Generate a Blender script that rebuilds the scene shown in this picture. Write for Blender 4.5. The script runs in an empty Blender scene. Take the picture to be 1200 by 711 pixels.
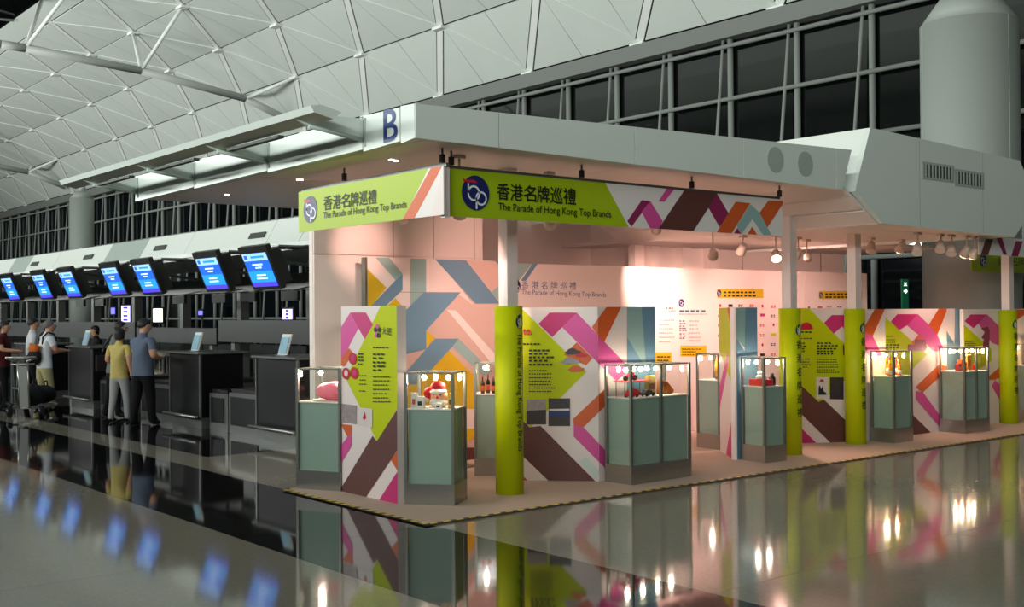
import bpy, bmesh, math, random
from mathutils import Vector, Matrix
random.seed(7)
SC = bpy.context.scene
COL = SC.collection

# ------------------------------------------------------------------ camera
FPX, YAW, PITCH, ROLL, CAMH = 1317.0, math.radians(50.6628), math.radians(.5073), math.radians(-.4402), 1.75
_f = Vector((math.cos(YAW)*math.cos(PITCH), math.sin(YAW)*math.cos(PITCH), math.sin(PITCH)))
_r0 = Vector((math.sin(YAW), -math.cos(YAW), 0)); _u0 = _r0.cross(_f)
_r = math.cos(ROLL)*_r0 + math.sin(ROLL)*_u0
_u = -math.sin(ROLL)*_r0 + math.cos(ROLL)*_u0
CAM = Vector((-5.344, -7.659, CAMH))
cd = bpy.data.cameras.new('camera'); cam = bpy.data.objects.new('camera', cd); COL.objects.link(cam)
cd.sensor_width = 36.0; cd.lens = FPX/1200*36.0; cd.clip_start = .05; cd.clip_end = 400
cam.matrix_world = Matrix(((_r.x, _u.x, -_f.x, CAM.x), (_r.y, _u.y, -_f.y, CAM.y), (_r.z, _u.z, -_f.z, CAM.z), (0, 0, 0, 1)))
SC.camera = cam
def ray(x, y): return ((x-600)/FPX)*_r - ((y-355.5)/FPX)*_u + _f
def onz(x, y, z=0): d = ray(x, y); return CAM + d*((z-CAM.z)/d.z)
def onx(x, y, X): d = ray(x, y); return CAM + d*((X-CAM.x)/d.x)
def ony(x, y, Y): d = ray(x, y); return CAM + d*((Y-CAM.y)/d.y)
def onp(x, y, o, n): d = ray(x, y); return CAM + d*((o-CAM).dot(n)/d.dot(n))
def atd(x, y, w): return CAM + ray(x, y)*w

# ------------------------------------------------------------------ view + world
vs = SC.view_settings
vs.view_transform = 'Standard'; vs.look = 'None'; vs.gamma = 1.0; vs.exposure = 0.18; vs.use_curve_mapping = False
SC.cycles.use_denoising = True
SC.cycles.max_bounces = 8; SC.cycles.transparent_max_bounces = 24; SC.cycles.sample_clamp_indirect = 6
wd = bpy.data.worlds.new('night'); SC.world = wd; wd.use_nodes = True
bg = wd.node_tree.nodes['Background']; bg.inputs[0].default_value = (.55, .75, 1.0, 1); bg.inputs[1].default_value = .02

def area_light(name, loc, size, power, color, rot=(0, 0, 0), sy=None):
    l = bpy.data.lights.new(name, 'AREA'); l.energy = power; l.color = color; l.size = size
    if sy: l.shape = 'RECTANGLE'; l.size_y = sy
    o = bpy.data.objects.new(name, l); o.location = loc; o.rotation_euler = rot; COL.objects.link(o); return o
# floodlights on the canopies of the next check-in island, beyond the concourse on the camera's left and behind it, aimed up into the vault
FLC = (.97, 1.0, .965)
for yy in (-24, -9, 6, 21, 36, 51, 66):
    area_light('island_flood_offscreen', (-12.5, yy, 5.8), 2.0, 3400, FLC, (0, math.radians(-145), 0), 11)

# ------------------------------------------------------------------ helpers
def lin(c):
    return tuple(((v/255)/12.92 if v/255 <= .04045 else ((v/255+.055)/1.055)**2.4) for v in c)
MATS = {}
def mat(name, rgb, rough=.5, metal=0., spec=.5, var=.0, scale=8., bump=0., emit=0., ecol=None):
    if name in MATS: return MATS[name]
    m = bpy.data.materials.new(name); m.use_nodes = True; nt = m.node_tree; b = nt.nodes['Principled BSDF']
    c = lin(rgb)
    b.inputs['Base Color'].default_value = (*c, 1); b.inputs['Roughness'].default_value = rough
    b.inputs['Metallic'].default_value = metal; b.inputs['Specular IOR Level'].default_value = spec
    if var or bump:
        tc = nt.nodes.new('ShaderNodeTexCoord'); nz = nt.nodes.new('ShaderNodeTexNoise'); nz.inputs['Scale'].default_value = scale
        nz.inputs['Detail'].default_value = 4
        nt.links.new(tc.outputs['Object'], nz.inputs['Vector'])
        if var:
            mx = nt.nodes.new('ShaderNodeMix'); mx.data_type = 'RGBA'
            mx.inputs[6].default_value = (*[max(0, v*(1-var)) for v in c], 1); mx.inputs[7].default_value = (*[min(1, v*(1+var)) for v in c], 1)
            nt.links.new(nz.outputs['Fac'], mx.inputs[0]); nt.links.new(mx.outputs[2], b.inputs['Base Color'])
        if bump:
            bp = nt.nodes.new('ShaderNodeBump'); bp.inputs['Strength'].default_value = bump; bp.inputs['Distance'].default_value = .01
            nt.links.new(nz.outputs['Fac'], bp.inputs['Height']); nt.links.new(bp.outputs['Normal'], b.inputs['Normal'])
    if emit:
        b.inputs['Emission Color'].default_value = (*lin(ecol or rgb), 1); b.inputs['Emission Strength'].default_value = emit
    MATS[name] = m; return m
def glass(name, tint=(1, 1, 1), gloss=.06):
    m = bpy.data.materials.new(name); m.use_nodes = True; nt = m.node_tree
    nt.nodes.remove(nt.nodes['Principled BSDF']); out = nt.nodes['Material Output']
    t = nt.nodes.new('ShaderNodeBsdfTransparent'); t.inputs[0].default_value = (*tint, 1)
    g = nt.nodes.new('ShaderNodeBsdfGlossy'); g.inputs['Roughness'].default_value = .03
    mx = nt.nodes.new('ShaderNodeMixShader'); mx.inputs[0].default_value = gloss
    nt.links.new(t.outputs[0], mx.inputs[1]); nt.links.new(g.outputs[0], mx.inputs[2]); nt.links.new(mx.outputs[0], out.inputs[0])
    MATS[name] = m; return m
def terrazzo(name, c1, c2, rough, spec=.5):
    m = bpy.data.materials.new(name); m.use_nodes = True; nt = m.node_tree; b = nt.nodes['Principled BSDF']
    tc = nt.nodes.new('ShaderNodeTexCoord'); nz = nt.nodes.new('ShaderNodeTexNoise'); nz.inputs['Scale'].default_value = 45; nz.inputs['Detail'].default_value = 6
    n2 = nt.nodes.new('ShaderNodeTexNoise'); n2.inputs['Scale'].default_value = 1.2
    mx = nt.nodes.new('ShaderNodeMix'); mx.data_type = 'RGBA'; mx.inputs[6].default_value = (*lin(c1), 1); mx.inputs[7].default_value = (*lin(c2), 1)
    nt.links.new(tc.outputs['Object'], nz.inputs['Vector']); nt.links.new(tc.outputs['Object'], n2.inputs['Vector'])
    nt.links.new(nz.outputs['Fac'], mx.inputs[0]); nt.links.new(mx.outputs[2], b.inputs['Base Color'])
    mr = nt.nodes.new('ShaderNodeMapRange'); mr.inputs[3].default_value = rough*.8; mr.inputs[4].default_value = rough*1.2
    nt.links.new(n2.outputs['Fac'], mr.inputs[0]); nt.links.new(mr.outputs[0], b.inputs['Roughness'])
    b.inputs['Specular IOR Level'].default_value = spec
    MATS[name] = m; return m

class MB:
    def __init__(s): s.v = []; s.f = []; s.m = []; s.sm = []
    def add(s, vs, fs, mi=0, smooth=False):
        o = len(s.v); s.v += [Vector(p) for p in vs]; s.f += [tuple(i+o for i in f) for f in fs]; s.m += [mi]*len(fs); s.sm += [smooth]*len(fs); return s
    def box(s, lo, hi, mi=0, rz=0, pivot=None, M=None):
        x0, y0, z0 = lo; x1, y1, z1 = hi
        vs = [Vector(p) for p in ((x0,y0,z0),(x1,y0,z0),(x1,y1,z0),(x0,y1,z0),(x0,y0,z1),(x1,y0,z1),(x1,y1,z1),(x0,y1,z1))]
        if rz:
            pv = Vector(pivot) if pivot else Vector(((x0+x1)/2, (y0+y1)/2, 0)); R = Matrix.Rotation(rz, 3, 'Z')
            vs = [R @ (p-pv) + pv for p in vs]
        if M is not None: vs = [M @ p for p in vs]
        return s.add(vs, [(0,3,2,1),(4,5,6,7),(0,1,5,4),(1,2,6,5),(2,3,7,6),(3,0,4,7)], mi)
    def prism(s, pts, ext, mi=0):
        e = Vector(ext); a = [Vector(p) for p in pts]; n = len(a)
        fs = [tuple(range(n))[::-1], tuple(range(n, 2*n))] + [(i, (i+1) % n, n+(i+1) % n, n+i) for i in range(n)]
        return s.add(a + [p+e for p in a], fs, mi)
    def poly(s, pts, mi=0): return s.add(pts, [tuple(range(len(pts)))], mi)
    def cyl(s, p0, p1, r0, r1=None, n=12, mi=0, caps=True, smooth=True):
        p0, p1 = Vector(p0), Vector(p1); r1 = r0 if r1 is None else r1; d = (p1-p0).normalized()
        a = d.orthogonal().normalized(); b = d.cross(a)
        vs = []
        for p, r in ((p0, r0), (p1, r1)):
            vs += [p + (a*math.cos(2*math.pi*i/n) + b*math.sin(2*math.pi*i/n))*r for i in range(n)]
        s.add(vs, [(i, (i+1) % n, n+(i+1) % n, n+i) for i in range(n)], mi, smooth)
        if caps: s.add(vs, [tuple(range(n))[::-1], tuple(range(n, 2*n))], mi)
        return s
    def lathe(s, c, prof, n=16, mi=0, smooth=True):
        c = Vector(c); vs = []
        for r, z in prof: vs += [c + Vector((r*math.cos(2*math.pi*i/n), r*math.sin(2*math.pi*i/n), z)) for i in range(n)]
        k = len(prof)
        fs = [(j*n+i, j*n+(i+1) % n, (j+1)*n+(i+1) % n, (j+1)*n+i) for j in range(k-1) for i in range(n)]
        s.add(vs, fs, mi, smooth); s.add(vs, [tuple(range(n))[::-1], tuple(range((k-1)*n, k*n))], mi); return s
    def ball(s, c, r, mi=0, n=14, k=9, M=None):
        c = Vector(c); r = Vector(r) if not isinstance(r, (int, float)) else Vector((r, r, r)); vs = []
        for j in range(k+1):
            t = math.pi*j/k
            for i in range(n):
                p = Vector((r.x*math.sin(t)*math.cos(2*math.pi*i/n), r.y*math.sin(t)*math.sin(2*math.pi*i/n), r.z*math.cos(t)))
                vs.append(c + (M @ p if M is not None else p))
        return s.add(vs, [(j*n+i, (j+1)*n+i, (j+1)*n+(i+1) % n, j*n+(i+1) % n) for j in range(k) for i in range(n)], mi, True)
    def compact(s):
        used = sorted({i for f in s.f for i in f}); mp = {o: k for k, o in enumerate(used)}
        s.v = [s.v[i] for i in used]; s.f = [tuple(mp[i] for i in f) for f in s.f]; return s
    def tube(s, pts, r, n=8, mi=0):
        for a, b in zip(pts, pts[1:]): s.cyl(a, b, r, n=n, mi=mi)
        return s
    def build(s, name, mats, parent=None, label=None, cat=None, group=None, kind=None, bevel=0):
        if not isinstance(mats, (list, tuple)): mats = [mats]
        lo = Vector([min(p[i] for p in s.v) for i in range(3)]); hi = Vector([max(p[i] for p in s.v) for i in range(3)])
        c = Vector(((lo.x+hi.x)/2, (lo.y+hi.y)/2, lo.z))
        me = bpy.data.meshes.new(name); me.from_pydata([p-c for p in s.v], [], s.f)
        for m in mats: me.materials.append(m)
        for p, mi, sm in zip(me.polygons, s.m, s.sm): p.material_index = mi; p.use_smooth = sm
        bm = bmesh.new(); bm.from_mesh(me); bmesh.ops.remove_doubles(bm, verts=bm.verts, dist=1e-6); bm.normal_update()
        bmesh.ops.recalc_face_normals(bm, faces=bm.faces); bm.to_mesh(me); bm.free()
        me.update()
        o = bpy.data.objects.new(name, me); COL.objects.link(o)
        put(o, c, parent); tag(o, label, cat, group, kind)
        if bevel:
            bv = o.modifiers.new('bevel', 'BEVEL'); bv.width = bevel; bv.segments = 2; bv.limit_method = 'ANGLE'
        return o
WO = {}
def put(o, world, parent):
    WO[o.name] = Vector(world)
    if parent: o.parent = parent; o.location = Vector(world) - WO[parent.name]
    else: o.location = world
def tag(o, label=None, cat=None, group=None, kind=None):
    if label: o['label'] = label
    if cat: o['category'] = cat
    if group: o['group'] = group
    if kind: o['kind'] = kind
    return o
def thing(name, label, cat, loc, group=None):
    o = bpy.data.objects.new(name, None); o.empty_display_size = .1; COL.objects.link(o); put(o, Vector(loc), None)
    return tag(o, label, cat, group)
def dup(o, world, parent):
    c = o.copy(); COL.objects.link(c); put(c, Vector(world), parent); return c

class Plane:
    """flat face: o origin, u right, n outward normal (towards the viewer), v up"""
    def __init__(s, o, u, n, w=None, h=None): s.o = Vector(o); s.u = Vector(u).normalized(); s.n = Vector(n).normalized(); s.v = Vector((0, 0, 1)); s.w = w; s.h = h
    def px(s, x, y): p = onp(x, y, s.o, s.n)-s.o; return (p.dot(s.u), p.dot(s.v))
    def at(s, a, b, off=0): return s.o + s.u*a + s.v*b + s.n*off
def clip(poly, w0, w1, h0, h1):
    def cl(ps, ins, inter):
        out = []
        for i in range(len(ps)):
            a, b = ps[i-1], ps[i]
            if ins(b):
                if not ins(a): out.append(inter(a, b))
                out.append(b)
            elif ins(a): out.append(inter(a, b))
        return out
    def mk(ax, val): return lambda a, b: tuple(a[k] + (b[k]-a[k])*((val-a[ax])/(b[ax]-a[ax])) for k in (0, 1))
    for ax, val, sg in ((0, w0, 1), (0, w1, -1), (1, h0, 1), (1, h1, -1)):
        if not poly: break
        poly = cl(poly, lambda p: (p[ax]-val)*sg >= -1e-9, mk(ax, val))
    return poly
def ccw(p): return p if sum((p[i-1][0]*p[i][1]-p[i][0]*p[i-1][1]) for i in range(len(p))) > 0 else p[::-1]
def prints(pl, shapes, parent, tr=None, layer0=1, name='printed_shape'):
    """shapes: (material, [pixels]) in painting order; each a thin printed film on the face, clipped to it"""
    for i, (m, pts) in enumerate(shapes):
        if tr: pts = [tr(*p) for p in pts]
        q = clip([pl.px(*p) for p in pts], 0, pl.w, 0, pl.h)
        if len(q) < 3: continue
        q = ccw(q); off = .0006*(i+layer0)
        MB().prism([pl.at(a, b, off-.0005) for a, b in q], pl.n*.0005).build(name, m, parent)
def crop(x0, y0, s): return lambda x, y: (x0+x/s, y0+y/s)
def circle(c, r, n=28): return [(c[0]+r*math.cos(2*math.pi*i/n), c[1]+r*math.sin(2*math.pi*i/n)) for i in range(n)]
def film(pl, pts, off, m, parent, name='printed_shape', mb=None):
    MB().prism([pl.at(a, b, off-.0005) for a, b in ccw(pts)], pl.n*.0005).build(name, m, parent)
def lines(pl, x0, x1, ys, hpx, parent, m, off=.012, name='small_print', ragged=.35):
    """rows of print too small to read: short dark dashes. x in px, ys in px"""
    mb = MB()
    for y in ys:
        xe = x1 - random.random()*ragged*(x1-x0); a0, b0 = pl.px(x0, y); a1, b1 = pl.px(xe, y); h = abs(pl.px(x0, y+hpx)[1]-b0)
        n = max(2, int((xe-x0)/(hpx*2.2)))
        for i in range(n):
            s = a0+(a1-a0)*i/n; e = a0+(a1-a0)*(i+.55+.3*random.random())/n; bb = b0+(b1-b0)*(i+.5)/n
            mb.poly([pl.at(s, bb-h/2, off), pl.at(e, bb-h/2, off), pl.at(e, bb+h/2, off), pl.at(s, bb+h/2, off)])
    return mb.build(name, m, parent, kind='stuff')
def text_mesh(body, bold=.0):
    c = bpy.data.curves.new('t', 'FONT'); c.body = body; c.size = 1; c.extrude = 0; c.resolution_u = 3
    o = bpy.data.objects.new('t', c); COL.objects.link(o)
    dg = bpy.context.evaluated_depsgraph_get(); me = bpy.data.meshes.new_from_object(o.evaluated_get(dg))
    vs = [v.co.copy() for v in me.vertices]; fs = [tuple(p.vertices) for p in me.polygons]
    bpy.data.objects.remove(o); bpy.data.curves.remove(c); bpy.data.meshes.remove(me)
    if not vs: return [], []
    x0 = min(v.x for v in vs); x1 = max(v.x for v in vs); y0 = min(v.y for v in vs); y1 = max(v.y for v in vs)
    out = [((v.x-x0)/(x1-x0), (v.y-y0)/(y1-y0), 0) for v in vs]
    if bold:                       # heavier strokes: the outline laid down again with small shifts
        n = len(out); bx, by = bold/(x1-x0), bold/(y1-y0); o2 = []; f2 = []
        for k, (dx, dy) in enumerate(((-bx, 0), (bx, 0), (0, by), (0, -by))):
            o2 += [(x+dx, y+dy, k) for x, y, _ in out]; f2 += [tuple(i+k*n for i in f) for f in fs]
        return o2, f2
    return out, fs
def text_on(pl, body, pxl, pxr, hpx, m, parent, off=.006, bold=.0, name='lettering'):
    """text whose lower left / lower right corners fall on the two pixels; hpx = full height in pixels"""
    if len(body) > 1 and all(ord(ch) > 255 for ch in body):      # Chinese: one object for each character
        n = len(body); P0, P1 = Vector(pxl), Vector(pxr)
        for i, ch in enumerate(body): text_on(pl, ch, P0.lerp(P1, (i+.04)/n), P0.lerp(P1, (i+.96)/n), hpx, m, parent, off, bold, 'character')
        return
    vs, fs = text_mesh(body, bold)
    a = Vector(pl.px(*pxl)); b = Vector(pl.px(*pxr)); hh = pl.px(pxl[0], pxl[1]-hpx)[1]-a.y
    P3 = [pl.at(a.x+(b.x-a.x)*x, a.y+(b.y-a.y)*x+hh*y, off+.0004*k) for x, y, k in vs]
    for g in words(body, vs, fs): MB().add(P3, g).compact().build(name if ' ' not in body else 'printed_word', m, parent)
def words(body, vs, fs):
    """group the faces of a text into its words by the widest gaps"""
    n = body.count(' ')
    iv = sorted((min(vs[i][0] for i in f), max(vs[i][0] for i in f)) for f in fs); mer = [list(iv[0])]
    for p, q in iv[1:]:
        if p <= mer[-1][1]: mer[-1][1] = max(mer[-1][1], q)
        else: mer.append([p, q])
    gaps = sorted(((mer[i+1][0]-mer[i][1], (mer[i+1][0]+mer[i][1])/2) for i in range(len(mer)-1)), reverse=True)[:n]
    cuts = sorted(g[1] for g in gaps); out = [[] for _ in range(len(cuts)+1)]
    for f in fs:
        x = sum(vs[i][0] for i in f)/len(f); out[sum(x > c for c in cuts)].append(f)
    return [g for g in out if g]
def logo(pl, c, r, parent, off=.004):
    """round blue badge with the interlocking rings and stems"""
    film(pl, circle(c, r), off, M_navy, parent, 'badge_disc')
    mb = MB()
    def ring(cx, cy, rr, t=.055):
        cx, cy, rr, t = c[0]+cx*r, c[1]+cy*r, rr*r, t*r; n = 24
        vs = [pl.at(cx+q*math.cos(2*math.pi*i/n), cy+q*math.sin(2*math.pi*i/n), off+.001) for q in (rr-t, rr+t) for i in range(n)]
        mb.add(vs, [(i, (i+1) % n, n+(i+1) % n, n+i) for i in range(n)])
    def bar(x, y0, y1, t=.055):
        mb.poly([pl.at(c[0]+a*r, c[1]+b*r, off+.001) for a, b in ((x-t, y0), (x+t, y0), (x+t, y1), (x-t, y1))])
    ring(-.13, -.03, .40); ring(.4, -.30, .36); bar(-.52, -.05, .52); bar(.06, -.93, -.25)
    mb.build('badge_rings', M_white_ink, parent)
    film(pl, [(c[0]+a*r, c[1]+b*r) for a, b in ((-.95, .82), (-.7, .70), (-.1, .74), (.15, .58), (-.35, .56), (-.85, .60))], off+.0015, M_red_ink, parent, 'badge_flag')

# ------------------------------------------------------------------ materials
M_light = terrazzo('light_granite', (134, 130, 117), (162, 157, 141), .075, .42)
M_black = terrazzo('black_granite', (14, 14, 15), (30, 30, 31), .05, .6)
M_joint = mat('floor_joint', (60, 60, 56), .4)
M_panel = mat('roof_panel_white', (204, 212, 204), .75, var=.06, scale=.35, spec=.2)
M_rib = mat('roof_rib_white', (225, 230, 224), .6)
M_dark = mat('dark_gap', (30, 32, 32), .8)
M_tube = mat('truss_paint', (172, 177, 172), .45)
M_pane = mat('night_glass', (6, 8, 9), .04, spec=1.0)
M_mull = mat('mullion_paint', (140, 146, 141), .7, spec=.2)
M_mulld = mat('mullion_dark', (52, 58, 56), .4)
M_white = mat('canopy_white', (208, 219, 211), .42, var=.03, scale=.8, spec=.35)
M_soff = mat('soffit_white', (214, 206, 200), .5, var=.03, scale=.8)
M_wall = mat('wall_white', (228, 218, 210), .55, var=.03, scale=1.5)
M_taupe = mat('wall_taupe', (150, 128, 118), .6, var=.05, scale=3)
M_bwhite = mat('board_white', (226, 214, 208), .5, var=.02, scale=3)
M_grey = mat('grille_grey', (160, 174, 166), .5)
M_slot = mat('slot_dark', (62, 66, 62), .6)
M_steel = mat('brushed_steel', (172, 172, 165), .28, metal=.85, var=.08, scale=30)
M_dsteel = mat('case_frame', (128, 132, 124), .35, metal=.6)
M_plinth = mat('case_plinth', (150, 172, 158), .35, var=.04, scale=6)
M_deck = mat('case_deck', (240, 232, 222), .5)
M_glass = glass('case_glass', (.97, .99, .98), .05)
M_bulb = mat('bulb', (255, 236, 214), .5, emit=40)
M_carpet = mat('carpet_pink', (205, 184, 168), .95, var=.10, scale=160, bump=.3, spec=.1)
M_tapey = mat('tape_yellow', (232, 200, 30), .5)
M_tapeb = mat('tape_black', (24, 24, 24), .5)
M_lime = mat('lime_print', (160, 186, 18), .45, var=.03, scale=4)
M_green = mat('panel_green', (184, 198, 6), .5, var=.03, scale=4, spec=.2)
M_mag = mat('magenta_print', (196, 40, 112), .45)
M_pink = mat('pink_print', (212, 78, 150), .45)
M_plum = mat('plum_print', (140, 40, 84), .45)
M_org = mat('orange_print', (206, 92, 38), .45)
M_brown = mat('brown_print', (96, 56, 50), .5, var=.15, scale=14)
M_ink = mat('black_ink', (28, 30, 22), .5)
M_navy = mat('navy_ink', (30, 38, 92), .4)
M_white_ink = mat('white_ink', (225, 230, 240), .4)
M_red_ink = mat('red_ink', (190, 30, 48), .4)
M_teal = mat('teal_print', (142, 176, 172), .5)
M_blue = mat('blue_print', (104, 142, 164), .5)
M_yel = mat('yellow_print', (210, 176, 30), .5)
M_pteal = mat('pale_teal', (196, 214, 206), .5)
M_beige = mat('beige_print', (206, 176, 164), .5)
M_pale = mat('banner_pale', (224, 220, 215), .5)
M_cblack = mat('counter_black', (9, 9, 12), .45, var=.1, scale=40, spec=.2)
M_metal = mat('grey_metal', (112, 114, 110), .35, metal=.6)
M_dmetal = mat('dark_metal', (46, 48, 47), .4, metal=.4)
M_plast = mat('black_plastic', (18, 18, 18), .35)
M_cream = mat('check_in_white', (214, 222, 214), .5, var=.02)
M_inkb = mat('sign_blue', (28, 52, 110), .4)

# ------------------------------------------------------------------ floor
floor = MB().box((-30, -30, -.12), (60, 100, -.004)).build('floor', M_joint, kind='structure')
def tiles(x0, x1, y0, y1, sx, sy, m, name='floor_tile', ox=0, oy=0):
    g = .0035; xs = [x0]; ys = [y0]
    while xs[-1] < x1-.02: xs.append(min(x1, (math.floor((xs[-1]-ox)/sx+1e-6)+1)*sx+ox))
    while ys[-1] < y1-.02: ys.append(min(y1, (math.floor((ys[-1]-oy)/sy+1e-6)+1)*sy+oy))
    cache = {}
    for a, b in zip(xs, xs[1:]):
        for c, d in zip(ys, ys[1:]):
            k = (round(b-a, 3), round(d-c, 3), m.name)
            if k in cache: dup(cache[k], ((a+b)/2, (c+d)/2, -.03), floor)
            else: cache[k] = MB().box((a+g/2, c+g/2, -.03), (b-g/2, d-g/2, 0)).build(name, m, floor)
BX0, BX1 = -1.41, .05
tiles(-10, BX0, -12, 30, 2.86, 2.86, M_light, ox=BX0)
tiles(BX0, BX1, -12, 40, 2, 2.86, M_black, 'black_floor_tile', ox=BX1)
tiles(BX1, .56, 5.55, 40, 2, 2.86, M_light, ox=.05, oy=5.55)
tiles(.56, 19.3, 5.55, 40, 2.86*1.31, 2.86*1.5, M_black, 'black_floor_tile', ox=.56, oy=5.55)
tiles(BX1, 25, -16, 5.55, 2.86, 2.86, M_light, ox=BX1, oy=5.55)

# ------------------------------------------------------------------ vaulted roof
D = 5.21
ROWS = [(19.49, 10.0), (17.62, 11.8), (15.37, 13.12), (12.66, 13.95), (10.05, 14.5), (8.9, 14.72)]
def node(k, j): return Vector((ROWS[k][0], 26.82 + D*(j - .5*(k % 2)), ROWS[k][1]))
XA = 6.6                                            # crown line of the vault
prof = ROWS + [(7.6, 14.86), (XA, 14.9)]
full = prof + [(2*XA-x, z) for x, z in reversed(prof[:-1])]
ceiling = MB()
for (xa, za), (xb, zb) in zip(full, full[1:]):
    ceiling.add([(xa, -25, za+.30), (xb, -25, zb+.30), (xb, 100, zb+.30), (xa, 100, za+.30)], [(0, 1, 2, 3)])
ceiling = ceiling.build('ceiling', M_dark, kind='structure')
JR = range(-4, 12)
T = .07
def inset_tri(a, b, c, ea, eb, ec):
    """shrink triangle; ea offset of edge ab, eb of bc, ec of ca"""
    n = (b-a).cross(c-a).normalized(); ed = [(a, b, ea), (b, c, eb), (c, a, ec)]; L = []
    for p, q, e in ed:
        d = (q-p).normalized(); m = n.cross(d); L.append((p+m*e, d))
    def x(l1, l2):
        p, d = l1; q, e = l2; m = n.cross(e); return p + d*((q-p).dot(m)/d.dot(m))
    return x(L[2], L[0]), x(L[0], L[1]), x(L[1], L[2]), n
def roof_tri(base0, base1, apex, e1, e3):
    """triangle on a row edge; e1 offset of its double rib edge, e3 of its soft rib edge; seam down the middle"""
    a, b, c, n = inset_tri(base0, base1, apex, .035, e1, e3)
    if n.z > 0: n = -n
    mb = MB(); mid0 = (a+b)/2; d = (b-a).normalized()*.018
    for tri in ((a, mid0-d, c-d*.3), (mid0+d, b, c+d*.3)):
        mb.prism(tri, -n*T)
    return mb
def rib(a, b, w, n, up, thick=.05):
    d = (b-a).normalized(); s = d.cross(n).normalized()*(w/2)
    return MB().prism([a-s+n*up, b-s+n*up, b+s+n*up, a+s+n*up], -n*thick)
for k in range(4):
    # nodes of row k (nearer the eave) and k+1; offset by half a bay
    sh = 0 if k % 2 == 0 else -1
    protos = None
    for j in JR:
        lo0, lo1 = node(k, j), node(k, j+1)
        up = node(k+1, j+1) if k % 2 == 0 else node(k+1, j)
        upn = node(k+1, j+2) if k % 2 == 0 else node(k+1, j+1)
        if protos is None:
            n = (lo1-lo0).cross(up-lo0).normalized(); n = n if n.z < 0 else -n
            # lower node -> upper node with smaller y : double rib ; with larger y : soft rib
            pa = roof_tri(lo0, lo1, up, .17, .03).build('roof_panel', M_panel, ceiling)
            pb = roof_tri(upn, up, lo1, .17, .03).build('roof_panel', M_panel, ceiling)
            r1 = rib(lo1, up, .24, n, .015).build('double_rib', M_rib, ceiling)
            r3 = rib(lo0, up, .16, n, .03).build('soft_rib', M_panel, ceiling)
            nd = MB().box((lo0.x-.16, lo0.y-.28, lo0.z-.12), (lo0.x+.16, lo0.y+.28, lo0.z-.02)).build('rib_node', M_rib, ceiling)
            protos = [(o, WO[o.name]) for o in (pa, pb, r1, r3, nd)]; j0 = j
        else:
            for o, w in protos: dup(o, w+Vector((0, D*(j-j0), 0)), ceiling)
# last strip up to the skylight, skylight and far half of the vault
a, b = ROWS[4], ROWS[5]
MB().add([(a[0]-.05, -25, a[1]+.01), (b[0], -25, b[1]), (b[0], 100, b[1]), (a[0]-.05, 100, a[1]+.01)], [(0, 1, 2, 3)]).build('crown_strip', M_panel, ceiling)
sky = MB()
sk = [p for p in full if 2*XA-8.9-.01 <= p[0] <= 8.91]
for (xa, za), (xb, zb) in zip(sk, sk[1:]): sky.add([(xa, -25, za+.06), (xb, -25, zb+.06), (xb, 100, zb+.06), (xa, 100, za+.06)], [(0, 1, 2, 3)])
sky.build('skylight', M_pane, ceiling)
far = MB(); fh = [p for p in full if p[0] <= 2*XA-8.9+.01]
for (xa, za), (xb, zb) in zip(fh, fh[1:]): far.add([(xa, -25, za), (xb, -25, zb), (xb, 100, zb), (xa, 100, za)], [(0, 1, 2, 3)])
far.build('far_slope', M_panel, ceiling)
MB().box((19.3, -25, 9.45), (19.75, 100, 9.92)).build('eave_beam', mat('eave_paint', (120, 124, 120), .8, spec=.1), ceiling)
for j in range(-2, 14):
    y = 26.82+D*(j+.25)
    MB().cyl((8.9, y, 14.66), (4.3, y+1.3, 14.66), .06, n=8).build('skylight_bar', M_tube, ceiling)

def truss(y, label):
    t = thing('roof_truss', label, 'truss', (19.2, y, 9.5))
    pts = [Vector((XA-(x-XA) if s else x, y, z)) for s in (0, 1) for x, z in ((18.9, 10.35), (16.6, 11.15), (12.0, 11.76), (7.5, 12.03), (XA, 12.05))]
    pts = pts[:5] + pts[5:9][::-1]
    cm = MB().tube(pts, .16, 14)
    for q in pts: cm.ball(q, .16, n=14, k=8)
    cm.build('bottom_chord', M_tube, t)
    for (x, z), k in (((16.6, 11.15), 1), ((12.0, 11.76), 3), ((7.5, 12.03), 5)):
        for s in (-1, 1):
            X, Z = ROWS[k]
            MB().cyl((x, y, z), (X, y+s*D/2, Z-.03), .075, n=8).build('strut', M_rib, t)
truss(37.24, 'long white tubular roof truss with V struts, the one reaching the canopy')
truss(37.24+6*D, 'distant white tubular roof truss above the round column by the monitors')

# ------------------------------------------------------------------ glass wall under the eave
GX = 19.6
win = MB().box((GX-.1, -6, 0), (GX+.25, 100, .35)).build('window_1', M_mulld, kind='structure')
ZS = [.35, 1.6, 3.1, 4.65, 6.2, 7.75, 9.25, 10.1]
YS = [8.4-2.27*5+2.27*i for i in range(44)]
pane = {}
for r, (z0, z1) in enumerate(zip(ZS, ZS[1:])):
    for i, (y0, y1) in enumerate(zip(YS, YS[1:])):
        if i > 41: continue
        if r not in pane:
            pane[r] = MB().box((GX+.10, y0+.001, z0+.001), (GX+.12, y1-.001, z1-.001)).build('pane', M_pane, win)
        else: dup(pane[r], (GX+.11, (y0+y1)/2, z0+.001), win)
m1 = m2 = None
for y in YS:
    if m1 is None:
        m1 = MB().cyl((GX, y, .3), (GX, y, 9.9), .085, n=8).build('mullion', M_mull, win)
        m2 = MB().cyl((GX-.45, y+.75, .3), (GX-.05, y+.2, 9.6), .05, n=6).build('leaning_strut', M_mull, win)
        m3 = MB().box((GX+.16, y-.1, .3), (GX+.5, y+.1, 9.9)).build('fin', M_mulld, win)
        w1, w2, w3 = WO[m1.name], WO[m2.name], WO[m3.name]; yb = y
    else:
        for o, w in ((m1, w1), (m2, w2), (m3, w3)): dup(o, w+Vector((0, y-yb, 0)), win)
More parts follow.
